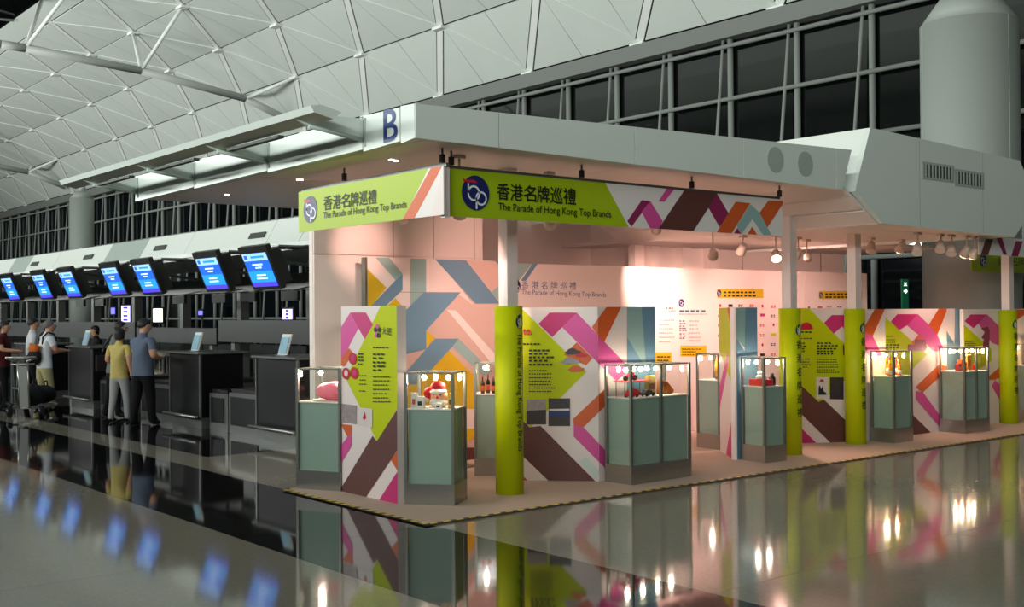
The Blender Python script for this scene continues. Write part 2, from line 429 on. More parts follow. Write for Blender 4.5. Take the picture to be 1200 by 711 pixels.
for z in ZS[1:-1]:
    MB().cyl((GX-.12, YS[0], z), (GX-.12, YS[-1], z), .06, n=8).build('transom', M_mull, win)

# ------------------------------------------------------------------ round columns
M_colp = mat('column_paint', (152, 160, 153), .5, var=.03, scale=.6)
def round_column(c, r, ztop, label):
    t = thing('round_column', label, 'column', (c[0], c[1], 0))
    MB().lathe((c[0], c[1], 0), [(r, 0), (r, ztop)], 40).build('shaft', M_colp, t)
    MB().lathe((c[0], c[1], ztop), [(r, 0), (r*.56, r*.62), (r*.50, r*.62)], 40).build('tapered_cap', M_colp, t)
    MB().lathe((c[0], c[1], ztop+r*.62), [(r*.3, 0), (r*.3, .45)], 20).build('pin', M_tube, t)
    for a in (0, 120, 240):
        an = YAW + math.pi + math.radians(a+28)
        MB().box((c[0]+math.cos(an)*r-.004, c[1]+math.sin(an)*r-.004, .02), (c[0]+math.cos(an)*r+.004, c[1]+math.sin(an)*r+.004, ztop)).build('seam', M_grey, t)
cR = atd(1136, 100, 20.3)
round_column((cR.x, cR.y), 54.5*20.3/FPX, atd(1136, 29, 20.3).z, 'large round white column standing behind the vented canopy bulkhead')
cL = atd(96, 250, 66)
round_column((cL.x, cL.y), 13.6*66/FPX, atd(96, 233, 66).z, 'distant round white column rising behind the row of blue monitors')

# ------------------------------------------------------------------ island canopy
FY, FX = -.34, -.32
can = thing('island_canopy', 'white check-in island canopy marked B, with lit soffit and vented bulkhead', 'canopy', (3, 2, 3.1))
zb = lambda x: 3.14 - .008*max(0, x)
zt = lambda x: 3.41 + .0245*(x+.33)
xs = [-.32, .53, 2.145, 3.708, 5.30]
for a, b in zip(xs, xs[1:]):
    MB().prism([(a+.006, FY, zb(a)), (b-.006, FY, zb(b)), (b-.006, FY, zt(b)), (a+.006, FY, zt(a))], (0, .06, 0)).build('fascia_panel', M_white, can)
pe = [ony(976, 222, FY), ony(987, 223.5, FY), ony(998, 176, FY), ony(976, 174, FY)]
MB().prism([(5.306, FY, zb(5.3)), (pe[1].x, FY, zb(5.4)), (pe[2].x, FY, zt(5.6)), (5.306, FY, zt(5.3))], (0, .06, 0)).build('fascia_panel', M_white, can)
MB().prism([(-.2, FY+.07, 3.15), (5.40, FY+.07, 3.12), (5.50, FY+.07, 3.5), (-.2, FY+.07, 3.38)], (0, .05, 0)).build('fascia_backing', M_dark, can)
ys = [-.34, -.13, .436, 2.165, 3.865, 5.56]
for a, b in zip(ys, ys[1:]):
    MB().prism([(FX, a+.009, 3.14), (FX, b-.009, 3.12), (FX, b-.009, 3.42), (FX, a+.009, 3.41)], (.06, 0, 0)).build('fascia_panel', M_white, can)
MB().box((FX+.07, -.25, 3.15), (FX+.12, 5.55, 3.38)).build('fascia_backing', M_dark, can)
plL = Plane((FX, 5.56, 3.12), (0, -1, 0), (-1, 0, 0), 6, 1)
plF = Plane((-.32, FY, 3.0), (1, 0, 0), (0, -1, 0), 10, 1)
text_on(plL, 'B', (450, 167), (466, 163.5), 37, M_inkb, can, off=.003, bold=.012, name='letter_B')
for px, py in ((908, 187), (943, 192)):
    c = plF.px(px, py); r = 14.5*12.0/FPX
    mb = MB(); mb.prism([plF.at(*q, .004) for q in circle(c, r, 32)], plF.n*.006)
    g = mb.build('round_vent', M_grey, can)
# soffit
S0 = 3.15
for x0, x1, y0, y1 in ((FX+.02, FX+.16, FY+.02, 5.55), (FX+.17, 5.42, FY+.02, FY+.14), (FX+.17, 2.4, FY+.15, 2.7), (2.41, 5.42, FY+.15, 2.7), (FX+.17, 2.4, 2.71, 5.55), (2.41, 5.42, 2.71, 5.55)):
    MB().box((x0, y0, S0), (x1, y1, S0+.05)).build('soffit_panel', M_soff, can)
MB().box((FX+.03, FY+.03, S0+.06), (5.4, 5.55, 3.36)).build('deck_slab', M_white, can)
# sloping soffit panels down to the bulkhead and the low soffit
BE = [ony(1002, 224, FY), ony(1020, 149.5, FY), ony(1195, 188, FY), ony(1216, 236, FY), ony(1189, 277.7, FY), ony(1034.6, 261.5, FY)]
MB().prism(BE, (0, .06, 0)).build('bulkhead_front', M_white, can)
d3 = BE[1]; c3 = BE[0]
MB().prism([d3+Vector((0, .061, 0)), c3+Vector((0, .061, 0)), c3+Vector((0, 5.8, 0)), d3+Vector((0, 5.8, 0))], (.05, 0, 0)).build('bulkhead_side', M_cream, can)
g3, h3, f3, e3 = BE[2], BE[3], BE[4], BE[5]
MB().prism([g3+Vector((0, .061, 0)), h3+Vector((0, .061, 0)), h3+Vector((0, 5.8, 0)), g3+Vector((0, 5.8, 0))], (-.05, 0, 0)).build('bulkhead_side', M_cream, can)
MB().prism([h3+Vector((0, .061, 0)), f3+Vector((0, .061, 0)), f3+Vector((0, 5.8, 0)), h3+Vector((0, 5.8, 0))], (0, 0, .05)).build('bulkhead_side', M_cream, can)
MB().prism([d3+Vector((0, .061, 0)), g3+Vector((0, .061, 0)), g3+Vector((0, 5.8, 0)), d3+Vector((0, 5.8, 0))], (0, 0, -.05)).build('bulkhead_top', M_white, can)
A0 = Vector((5.43, FY+.07, S0)); E0 = Vector((e3.x, FY+.07, e3.z))
for s0, s1 in ((0, .3), (.315, .62), (.67, 1)):
    a, b = A0.lerp(E0, s0), A0.lerp(E0, s1)
    MB().prism([a, b, b+Vector((0, 4.2, 0)), a+Vector((0, 4.2, 0))], (0, 0, .05)).build('sloping_soffit', M_soff, can)
for y0, y1 in ((FY+.07, .25), (.262, 2.1), (2.112, 5.2)):
    MB().box((e3.x, y0, 2.755), (f3.x, y1, 2.80)).build('low_soffit', M_soff, can)
# bulkhead seams and air grilles
for px, y0, y1 in ((1077, 161, 265), (1151, 177, 273)):
    a, b = ony(px, y0, FY), ony(px, y1, FY)
    MB().box((a.x-.006, FY-.002, b.z), (a.x+.006, FY, a.z)).build('seam', M_grey, can)
for q in (((1083.5, 191), (1116, 198), (1115, 212.5), (1081.5, 205.5)), ((1121, 200), (1150.5, 206.5), (1150.5, 220), (1119, 213))):
    P4 = [plF.px(*p) for p in q]; c = Vector((sum(p[0] for p in P4)/4, sum(p[1] for p in P4)/4)); hw = .36; hh = .105
    gp = MB().prism([plF.at(c.x+a*hw, c.y+b*hh, .002) for a, b in ((-1, -1), (1, -1), (1, 1), (-1, 1))], plF.n*.008).build('air_grille', M_grey, can)
    MB().prism([plF.at(c.x+a*(hw-.04), c.y+b*(hh-.03), .011) for a, b in ((-1, -1), (1, -1), (1, 1), (-1, 1))], plF.n*.002).build('grille_opening', M_slot, gp)
    for i in range(9):
        u = c.x-hw+.06+(2*hw-.12)*i/8
        MB().prism([plF.at(u-.012, c.y-hh+.03, .014), plF.at(u+.012, c.y-hh+.03, .014), plF.at(u+.012, c.y+hh-.03, .014), plF.at(u-.012, c.y+hh-.03, .014)], plF.n*.006).build('grille_slat', M_grey, gp)
# outrigger gussets and light trough along the left side
for i, y in enumerate((.436, 2.165, 3.865, 5.5)):
    MB().prism([(FX, y, 3.215), (FX, y, 3.40), (-.97, y, 3.375), (-.97, y, 3.34), (-.83, y, 3.285)], (0, .03, 0)).build('outrigger_gusset', M_white, can)
    MB().cyl((-.84, y-.02, 3.28), (FX, y-.02, 3.215), .018, n=6).build('outrigger_rod', M_grey, can)
    MB().box((FX-.012, y-.05, 3.16), (FX, y-.03, 3.40)).build('bracket_bolt_strip', M_grey, can)
    if i < 3:
        MB().box((-.82, y+.55, 3.262), (-.76, y+1.55, 3.285)).build('trough_lamp_slot', M_slot, can)
tp = MB(); tp.prism([(-1.0, .1, 3.385), (-.97, .1, 3.335), (-.80, .1, 3.30), (-.72, .1, 3.36), (-.9, .1, 3.40)], (0, 6.1, 0)); tp.build('light_trough', M_white, can)
# small recessed downlights in the soffit
for px, py in ((350, 210.5), (352.5, 210.3), (459, 187), (464, 188.3), (266, 228)):
    p = onz(px, py, S0)
    MB().cyl((p.x, p.y, S0-.004), (p.x, p.y, S0-.001), .022, n=10).build('downlight', M_bulb, can)

# ------------------------------------------------------------------ island walls behind the exhibition
wl0 = ony(367.5, 300, 3.32).x; wl1 = ony(563, 300, 3.32).x
wl = MB().box((wl0, 3.346, 0), (wl1, 3.42, S0)).build('wall_left', M_wall, kind='structure')
wx = [wl0]+[ony(p, 280, 3.32).x for p in (461, 508, 556)]+[wl1]
for a, b in zip(wx, wx[1:]):
    for z0, z1 in ((.05, 2.42), (2.43, S0-.01)):
        MB().box((a+.006, 3.32, z0), (b-.006, 3.345, z1)).build('wall_panel', M_wall, wl)
x745 = ony(745, 290, 4.3).x
wb = MB().box((wl1+.05, 5.3, 0), (12.2, 5.5, S0)).build('wall_back', M_wall, kind='structure')
MB().box((wl1+.05, 3.43, 0), (wl1+.12, 5.299, S0)).build('recess_side', M_wall, wb)
MB().box((x745, 4.26, 0), (12.2, 5.299, S0)).build('wall_panel', M_wall, wb)
for p in (745, 763, 800, 832):
    x = ony(p, 290, 4.2).x; MB().box((x-.10, 4.12, 0), (x+.10, 4.255, S0)).build('pilaster', M_wall, wb)
for p in (870, 962): 
    x = ony(p, 300, 4.25).x; MB().box((x-.008, 4.25, 0), (x+.008, 4.259, 2.76)).build('wall_seam', M_taupe, wb)
MB().box((6.3, 2.2, 2.765), (12.2, 4.25, 2.80)).build('low_ceiling', M_soff, wb)

# ------------------------------------------------------------------ carpet and hazard tape
MB().prism([(0, 0, .001), (12.7, 0, .001), (12.7, 3.39, .001), (3.72, 3.39, .001), (3.72, 3.03, .001), (2.6, 3.03, .001), (2.6, 2.47, .001), (0, 2.47, .001)], (0, 0, .011)).build('carpet', M_carpet, label='pinkish beige carpet laid on the granite under the exhibition stands', cat='carpet')
def tape(a, b, label, name='hazard_tape'):
    a, b = Vector(a), Vector(b); d = (b-a).normalized(); s = Vector((-d.y, d.x, 0)); L = (b-a).length; w = .028
    t = thing(name, label, 'tape', a)
    MB().prism([a-s*w, b-s*w, b+s*w, a+s*w], (0, 0, .0015)).build('black_strip', M_tapeb, t)
    n = int(L/.135); pr = None
    for i in range(n):
        p = a+d*(L*i/n+.03); q = p+d*.072; k = d*.03
        if pr is None: pr = MB().prism([p-s*w*.85, q-s*w*.85, q+s*w*.85+k*.5, p+s*w*.85+k*.5], (0, 0, .0022)).build('yellow_dash', M_tapey, t); w0 = WO[pr.name]
        else: dup(pr, w0+d*(L*i/n), t)
tape((0, -.03, .0125), (0, 2.47, .0125), 'yellow and black hazard tape on the short carpet edge facing the counters')
tape((.0, 0, .0125), (12.7, 0, .0125), 'long yellow and black hazard tape along the carpet edge by the light floor')
tape((0.03, 2.47, .0125), (.24, 2.47, .0125), 'short stub of hazard tape at the carpet corner behind the pink display case')

# ------------------------------------------------------------------ hanging banners
ZB0, ZB1 = 2.585, 2.995
def banner(name, label, pl, w, h, hang):
    t = thing(name, label, 'banner', pl.at(w/2, 0))
    pl.w, pl.h = w, h
    MB().prism([pl.at(0, 0, -.012), pl.at(w, 0, -.012), pl.at(w, h, -.012), pl.at(0, h, -.012)], pl.n*.012).build('banner_board', M_pale, t)
    MB().box((0, 0, 0), (w, .03, .03), M=Matrix.Translation(pl.at(0, h, -.03)) @ Matrix((( pl.u.x, -pl.n.x, 0, 0), (pl.u.y, -pl.n.y, 0, 0), (0, 0, 1, 0), (0, 0, 0, 1)))).build('top_rail', M_metal, t)
    for hx in hang:
        a = min(max(pl.px(hx, 220)[0], .03), w-.03)
        MB().cyl(pl.at(a, h+.031, -.015), pl.at(a, S0-pl.o.z-.001, -.015), .010, n=8).build('hanger', M_metal, t)
        MB().box((-.018, -.018, -.035), (.018, .018, .035), M=Matrix.Translation(pl.at(a, h+.066, -.015))).build('clamp', M_dmetal, t)
    return t
bxr0, bxr1 = ony(527, 220, .1).x, ony(917, 258, .1).x
plB = Plane((bxr0, .1, ZB0), (1, 0, 0), (0, -1, 0))
b1 = banner('hanging_banner', 'long lime green banner with zigzag pattern hanging above the long carpet edge', plB, bxr1-bxr0, ZB1-ZB0, (528, 683, 812, 916))
c5 = crop(700, 190, 5.0)
prints(plB, [(M_lime, [(520, 180), (704, 205), (740, 272), (520, 270)])], b1)
prints(plB, [(M_plum, [(175, 345), (260, 222), (310, 228), (258, 300), (200, 378)]), (M_pink, [(258, 290), (310, 228), (383, 345), (345, 420), (325, 420)]),
             (M_pink, [(357, 230), (405, 155), (452, 155), (393, 232)]), (M_brown, [(340, 415), (515, 155), (705, 180), (650, 268), (548, 425)]),
             (M_plum, [(650, 268), (700, 185), (768, 300), (715, 380)]), (M_org, [(680, 440), (808, 232), (895, 240), (765, 450)]), (M_plum, [(785, 440), (818, 385), (860, 450)]),
             (M_org, [(860, 450), (905, 378), (950, 450)]), (M_org, [(945, 300), (1000, 225), (1095, 228), (990, 388)]), (M_teal, [(815, 375), (895, 245), (950, 300), (1030, 450), (985, 450), (905, 330), (840, 420)])], b1, tr=c5, layer0=2)
c = plB.px(556.4, 226); logo(plB, c, 19.2*10.4/FPX, b1, .012)
text_on(plB, '香港名牌巡禮', (581, 233.5), (674.5, 240), 19, M_ink, b1, .012, bold=.012)
text_on(plB, 'The Parade of Hong Kong Top Brands', (583, 248.8), (715, 257.5), 11.5, M_ink, b1, .012, bold=.004)
byl = onx(350, 250, .2).y
plC = Plane((.2, byl, ZB0), (0, -1, 0), (-1, 0, 0))
b2 = banner('hanging_banner', 'shorter lime green banner with an orange stripe facing the check-in counters', plC, byl-.0, ZB1-ZB0, (402, 517))
c4 = crop(340, 190, 4.18)
prints(plC, [(M_lime, [(0, 0), (692, 0), (545, 300), (0, 420)]), (M_org, [(692, 25), (755, 0), (590, 310), (540, 300)]), (M_bwhite, [(755, 0), (790, 0), (790, 300), (690, 270)])], b2, tr=c4)
c = plC.px(364, 245.5); logo(plC, c, 16.2*11.0/FPX, b2, .006)
text_on(plC, '香港名牌巡禮', (379.5, 246.8), (442, 238.2), 16.5, M_ink, b2, .006, bold=.012)
text_on(plC, 'The Parade of Hong Kong Top Brands', (379.5, 258.3), (477, 245.8), 9.8, M_ink, b2, .006, bold=.004)
MB().box((.236, .04, ZB0-.02), (.29, .09, ZB1+.03)).build('corner_post', M_bwhite, b1)
# far banners by the right end
x0 = ony(1147, 290, .1).x
plD = Plane((x0, .1, 2.50), (1, 0, 0), (0, -1, 0), 3.2, .255)
b3 = thing('hanging_banner', 'narrow banner of dark red and grey triangles under the vented bulkhead', 'banner', (x0+1, .1, 2.50))
MB().prism([plD.at(0, 0, -.012), plD.at(3.2, 0, -.012), plD.at(3.2, .255, -.012), plD.at(0, .255, -.012)], plD.n*.012).build('banner_board', M_pale, b3)
for i in range(8):
    u = .05+i*.42
    film(plD, [(u, .255), (min(u+.2, 3.2), .02), (min(u+.3, 3.2), .02), (min(u+.16, 3.2), .255)] if i % 2 else [(u, 0), (u+.14, .22), (min(u+.34, 3.2), .22), (min(u+.2, 3.2), 0)], .001, M_plum if i % 3 else M_brown, b3)
for u in (.3, 1.6, 2.9): MB().cyl(plD.at(u, .255, -.006), plD.at(u, .262, -.006), .012, n=6).build('clamp', M_dmetal, b3)
x0 = ony(1138.5, 300, 1.55).x; z0 = ony(1140, 318, 1.55).z; z1 = ony(1140, 291, 1.55).z
plE = Plane((x0, 1.55, z0), (1, 0, 0), (0, -1, 0), 3.0, z1-z0)
b4 = thing('hanging_banner', 'lime green banner with the round badge hanging in front of the big column', 'banner', (x0+1, 1.55, z0))
MB().prism([plE.at(0, 0, -.012), plE.at(3, 0, -.012), plE.at(3, z1-z0, -.012), plE.at(0, z1-z0, -.012)], plE.n*.012).build('banner_board', M_lime, b4)
logo(plE, plE.px(1152, 305), 8.3*17.5/FPX, b4, .002)
text_on(plE, '香港名牌巡禮', (1169, 311), (1216, 311.5), 10, M_ink, b4, .003)
for u in (.2, 1.5, 2.8): MB().cyl(plE.at(u, z1-z0, -.006), plE.at(u, 2.755-z0, -.006), .012, n=6).build('hanger', M_dmetal, b4)

# ------------------------------------------------------------------ exhibition walls
WZ = 2.39
xa = ony(430.5, 302, 3.05).x; xb = ony(596, 305, 3.05).x
plW = Plane((xa, 3.05, .001), (1, 0, 0), (0, -1, 0), xb-xa, WZ-.001)
w1 = thing('exhibition_wall', 'freestanding wall printed with blue, teal and yellow angular bands', 'wall', (xa, 3.05, .012))
MB().box((xa, 3.05, .001), (xb, 3.13, WZ)).build('wall_board', M_beige, w1)
MB().box((xa-.03, 3.05, .001), (xa-.002, 3.13, WZ)).build('edge_post', M_dsteel, w1)
c6 = crop(420, 290, 4.74)
prints(plW, [(M_bwhite, [(48, 40), (420, 40), (640, 320), (560, 260), (290, 480), (48, 480)]), (M_yel, [(40, 108), (155, 222), (70, 330), (40, 330)]), (M_teal, [(95, 55), (170, 55), (245, 145), (245, 200), (205, 180)]),
             (M_blue, [(205, 182), (245, 150), (245, 235), (140, 335), (60, 335)]), (M_yel, [(150, 335), (205, 280), (250, 335)]), (M_teal, [(287, 40), (375, 40), (375, 250), (287, 335)]),
             (M_blue, [(412, 50), (580, 50), (785, 310), (650, 312)]), (M_teal, [(735, 250), (800, 190), (800, 312)]), (M_blue, [(740, 50), (830, 50), (830, 160)]),
             (M_blue, [(360, 250), (565, 250), (375, 460), (375, 565), (230, 600), (230, 380)]), (M_yel, [(375, 460), (425, 500), (375, 555)]),
             (M_wall, [(490, 345), (540, 350), (800, 640), (800, 700), (735, 640)]), (M_yel, [(500, 570), (730, 800), (730, 900), (220, 900), (220, 800)]),
             (M_blue, [(425, 505), (555, 505), (520, 550), (330, 760), (200, 760)]), (M_teal, [(555, 505), (740, 690), (700, 720), (520, 550)]),
             (M_bwhite, [(220, 895), (830, 895), (830, 1005), (220, 1005)]), (M_yel, [(220, 1005), (830, 1005), (830, 1055), (640, 1055), (560, 1110), (220, 1110)]), (M_brown, [(220, 1110), (830, 1110), (830, 1250), (220, 1250)])],
       w1, tr=c6)
MB().box((ony(448, 340, 3.05).x, 3.046, 2.0), (ony(540, 341, 3.05).x, 3.049, 2.006)).build('panel_joint', M_taupe, w1)

xa2 = xb+.01; xb2 = ony(1016, 330, 3.4).x
plX = Plane((xa2, 3.4, .001), (1, 0, 0), (0, -1, 0), xb2-xa2, WZ-.001)
w2 = thing('exhibition_wall', 'long white exhibition wall with small logos and yellow headings', 'wall', (xa2, 3.4, .012))
wxs = [xa2, ony(795.5, 350, 3.4).x, ony(943, 350, 3.4).x, xb2]
for a, b in zip(wxs, wxs[1:]): MB().box((a+.003, 3.4, .001), (b-.003, 3.48, WZ)).build('wall_board', M_bwhite, w2)
c7 = crop(590, 280, 5.714)
prints(plX, [(M_teal, [(60, 150), (205, 150), (85, 300), (60, 300)]), (M_blue, [(205, 150), (240, 150), (150, 280), (115, 280)])], w2, tr=c7)
logo(plX, plX.px(603, 335), 9*14/FPX, w2, .004)
M_gtxt = mat('grey_blue_ink', (92, 100, 130), .5)
M_faint = mat('faint_ink', (150, 128, 128), .5)
text_on(plX, '香 港 名 牌 巡 禮', (611, 338.5), (675, 339.5), 9.5, M_gtxt, w2, .004)
text_on(plX, 'The Parade of Hong Kong Top Brands', (611, 346.5), (710, 349.5), 7.5, M_gtxt, w2, .004)
def rect(pl, x0, y0, x1, y1): return [pl.px(x0, y0), pl.px(x1, y0), pl.px(x1, y1), pl.px(x0, y1)]
for q in ((797, 405, 828, 417.5), (840.5, 338.5, 894.5, 349), (959.5, 341, 1006, 350.5), (768, 413, 787, 429), (1009, 341.5, 1010.5, 351)):
    film(plX, rect(plX, *q), .001, M_yel, w2, 'yellow_heading')
lines(plX, 848, 888, (342.5, 346.5), 2.0, w2, M_ink, .004, ragged=.1); lines(plX, 967, 1000, (344.5, 348), 2.0, w2, M_ink, .004, ragged=.1)
lines(plX, 799, 822, (409, 412, 415.5), 1.2, w2, M_ink, .004); lines(plX, 770, 786, (418, 422), 1.5, w2, M_ink, .004)
logo(plX, plX.px(842.5, 343.5), 4.2*16.3/FPX, w2, .004); logo(plX, plX.px(962, 345.8), 3.8*17.6/FPX, w2, .004); logo(plX, plX.px(798.5, 355), 5*16/FPX, w2, .004)
lines(plX, 796, 828, (364.5,), 2.6, w2, M_gtxt, .004, ragged=0); lines(plX, 796, 829, (368,), 1.0, w2, M_faint, .004, ragged=0)
lines(plX, 796, 806, (376, 379, 382, 384.5, 387, 391, 393.5, 396), 1.3, w2, M_gtxt, .004); lines(plX, 808, 822, (376, 381, 385, 390, 395, 399), 1.0, w2, M_faint, .004)
lines(plX, 780, 790, (361,), 1.5, w2, M_red_ink, .004, ragged=0); lines(plX, 772, 792, (364, 375, 380, 385, 390, 395, 400), 1.0, w2, M_faint, .004)
# logo grid: small coloured marks
gcol = [M_red_ink, M_navy, M_mag, M_ink, M_green, M_org]
k = 0
for px, rows in ((844, (358, 370, 381, 393, 406)), (856, (358,)), (868, (358,)), (881, (358,)), (893.5, (358.5, 369, 381, 392.5, 404, 415.5)), (906.5, (359, 370, 380.5, 392, 403.5, 415)), (948, (360.5,)), (961, (360.5,)), (972, (360.5,)), (984, (360.5,)), (996, (360.5,))):
    for py in rows:
        m = gcol[[0, 3, 1, 3, 2, 3, 3, 0, 0, 2, 0, 2, 0, 3, 0, 3, 0, 4, 1, 0, 3, 2, 0, 1, 3][k % 25]]; k += 1
        if k % 4 == 1: film(plX, circle(plX.px(px, py), 2.0*16.5/FPX, 12), .001, m, w2, 'printed_logo')
        elif k % 4 == 2: film(plX, rect(plX, px-2.6, py-1.6, px+2.6, py+1.6), .001, m, w2, 'printed_logo')
        else: lines(plX, px-3, px+3, (py-.8, py+1), 1.2, w2, m, .002, 'printed_logo', 0)

# ------------------------------------------------------------------ columns with lime sleeves
def sleeve(px, py, label, r, vtext, bx0, bx1):
    g = onz(px, py); d = Vector((g.x-CAM.x, g.y-CAM.y, 0)).normalized(); c = Vector((g.x, g.y, 0)) + d*r
    t = thing('sleeved_column', label, 'column', (c.x, c.y, .012))
    ztop = 1.83 - .008*c.x
    s = .065
    MB().box((c.x-s, c.y-s, .012), (c.x+s, c.y+s, (S0 if c.x < 6 else 2.755)-.001)).build('column_shaft', M_bwhite, t)
    sl = MB().lathe((c.x, c.y, .012), [(r, 0), (r, ztop-.012)], 32).build('column_sleeve', M_green, t)
    MB().lathe((c.x, c.y, ztop), [(r-.004, -.004), (r-.004, .004)], 32).build('sleeve_rim', M_lime, sl)
    toc = math.atan2(CAM.y-c.y, CAM.x-c.x)
    def wrap(arc, z, off=.003):          # arc length to the right of the line of sight
        a = toc + arc/(r+off); return Vector((c.x+math.cos(a)*(r+off), c.y+math.sin(a)*(r+off), z))
    def cyl_text(body, a0, a1, z0, z1, rot):
        vs, fs = text_mesh(body, .012)
        # subdivide not needed for narrow text
        P3 = [wrap(a0+(a1-a0)*y, z1+(z0-z1)*x, .003+.0004*k) if rot else wrap(a0+(a1-a0)*x, z0+(z1-z0)*y, .003+.0004*k) for x, y, k in vs]
        for g in words(body, vs, fs): MB().add(P3, g).compact().build('printed_word' if rot else 'character', M_ink, sl)
    if vtext == 'en':
        cyl_text('The Parade of Hong Kong Top Brands', r*.52, r*1.12, .43, 1.56, True)
    else:
        z = 1.40
        for ch in '香港名牌巡禮': cyl_text(ch, r*.62, r*1.35, z-.105, z, False); z -= .165
    n = 20; rr = .072; ac = r*.95; zc = 1.67 if vtext == 'en' else 1.52
    MB().add([wrap(ac+rr*math.cos(2*math.pi*i/n)*.8, zc+rr*math.sin(2*math.pi*i/n), .002) for i in range(n)], [tuple(range(n))]).build('badge_disc', M_navy, sl)
    mb = MB()
    for q, w in ((-.2, 0), (.25, -.2)):
        vs = [wrap(ac+(q*rr+qq*math.cos(2*math.pi*i/14))*.8, zc+w*rr+qq*math.sin(2*math.pi*i/14), .004) for qq in (.020, .028) for i in range(14)]
        mb.add(vs, [(i, (i+1) % 14, 14+(i+1) % 14, 14+i) for i in range(14)])
    mb.build('badge_rings', M_white_ink, sl)
    return c
sleeve(597.5, 582, 'column in a lime sleeve with English lettering down its side', .137, 'en', 0, 0)
sleeve(927, 534.5, 'column in a lime sleeve with Chinese lettering beside the case with a red box', .135, 'zh', 0, 0)
sleeve(1003, 522, 'column in a lime sleeve with Chinese lettering beside the case of bright orange bottles', .132, 'zh', 0, 0)
sleeve(1182.5, 497.5, 'column in an olive lime sleeve standing past the case with golden goods', .132, 'zh', 0, 0)

# ------------------------------------------------------------------ graphic stands (folded display panels)
def board(pl, thick, parent, m, name='board'):
    return MB().prism([pl.at(0, 0, -thick), pl.at(pl.w, 0, -thick), pl.at(pl.w, pl.h, -thick), pl.at(0, pl.h, -thick)], pl.n*thick).build(name, m, parent)
M_photo1 = mat('photo_grey', (150, 140, 138), .4, var=.5, scale=22)
M_photo2 = mat('photo_dark', (58, 52, 54), .4, var=.7, scale=26)
M_photo3 = mat('photo_pale', (214, 206, 200), .4, var=.08, scale=20)
GZ = .012
# stand 1 : along Y at x=.38
y0 = 1.986; y1 = 1.0
p1 = Plane((.38, y0, GZ), (0, -1, 0), (-1, 0, 0), y0-y1, 1.83-GZ)
s1 = thing('exhibit_stand', 'box-shaped display panel with red oval photos and magenta hexagon bands', 'exhibit stand', (.45, (y0+y1)/2, GZ))
xback = ony(476, 365, y1).x
board(p1, min(xback-.38, .105), s1, M_bwhite)
ca, cb = crop(390, 350, 5.467), crop(330, 470, 4.444)
A = lambda L: [ca(*p) for p in L]
B = lambda L: [cb(*p) for p in L]
prints(p1, [(M_green, [(450, 350), (475, 350), (475, 463), (442, 517), (405, 443)]),
            (M_pink, A([(30, 220), (112, 88), (165, 188), (112, 290), (60, 400), (30, 400)])), (M_mag, A([(112, 88), (212, 88), (258, 165), (205, 258), (165, 188)])),
            (M_org, A([(40, 400), (105, 315), (130, 345), (75, 435), (40, 420)])),
            (M_brown, B([(475, 180), (497, 208), (640, -15), (640, 200), (430, 515), (270, 520)])),
            (M_org, B([(570, 305), (640, 212), (640, 420)])), (M_mag, B([(640, 310), (640, 570), (480, 560)])),
            (M_org, B([(310, 118), (367, 125), (367, 165), (345, 185)])), (M_pink, B([(367, 165), (367, 230), (290, 358), (290, 258), (345, 185)])),
            (M_photo1, B([(313, 12), (392, 22), (392, 120), (313, 108)])), (M_photo3, B([(400, 30), (475, 40), (475, 138), (400, 124)])), (M_red_ink, B([(425, 85), (438, 55), (444, 88), (432, 100)]))],
       s1)
for px, py in ((414, 420), (406.3, 437.5), (416, 437)):
    c = p1.px(px, py); film(p1, [(c[0]+a*1.25, c[1]+b) for a, b in circle((0, 0), .058, 18)], .0095, M_red_ink, s1, 'oval_photo')
    film(p1, [(c[0]+a*.8, c[1]+b*.7) for a, b in circle((.005, .004), .046, 14)], .0105, M_photo3 if px < 410 else M_mag, s1, 'oval_photo')
lines(p1, 421, 428, (414.5, 418, 422, 426.5), 2.0, s1, M_ink, .011); lines(p1, 422, 433, (440, 445, 450, 458), 1.2, s1, M_ink, .011)
lines(p1, 438, 457, (407,), 1.6, s1, M_ink, .011, ragged=0); lines(p1, 438, 456, (415, 419.5, 424.5, 429, 433.5), 2.2, s1, M_ink, .011)
lines(p1, 438, 459, (441.5, 446, 451, 456, 461, 466, 470.5), 1.3, s1, M_ink, .011)
text_on(p1, '大班', (448.5, 391.5), (459.5, 393), 9, M_ink, s1, .011, bold=.01)
c = p1.px(443, 388)
for k in range(5):
    a = k*1.2566+.3; film(p1, [(c[0]+.035*math.cos(a)+q*1.2, c[1]+.045*math.sin(a)+w) for q, w in circle((0, 0), .024, 10)], .0095, (M_ink, M_pink)[k % 2], s1, 'flower_mark')

# stand 2 : diagonal face and return along X
q0, q1 = onz(600, 563.6), onz(702, 565); q0.z = q1.z = GZ
u2 = (q1-q0).normalized(); n2 = Vector((u2.y, -u2.x, 0)); 
if n2.dot(CAM-q0) < 0: n2 = -n2
p2 = Plane(q0, u2, n2, (q1-q0).length, 1.81-GZ)
s2 = thing('exhibit_stand', 'folded display panel with toy cars and a broad brown diagonal band', 'exhibit stand', (q1.x, q1.y, GZ))
board(p2, .06, s2, M_bwhite)
cc, ce = crop(600, 360, 6.466), crop(540, 460, 5.08)
A = lambda L: [cc(*p) for p in L]
B = lambda L: [ce(*p) for p in L]
hexs = [(M_mag, A([(200, 125), (285, 40), (490, 40), (380, 150), (305, 225)])), (M_pink, A([(490, 40), (900, 470), (790, 560), (380, 150)])), (M_org, A([(395, 360), (490, 265), (610, 385), (560, 440)])),
        (M_org, A([(605, 150), (720, -10), (830, -10), (695, 270)]))]
chev = [(M_org, B([(670, 155), (880, -45), (880, 60), (730, 205), (672, 190)])), (M_pink, B([(672, 190), (730, 205), (900, 385), (900, 490), (672, 260)]))]
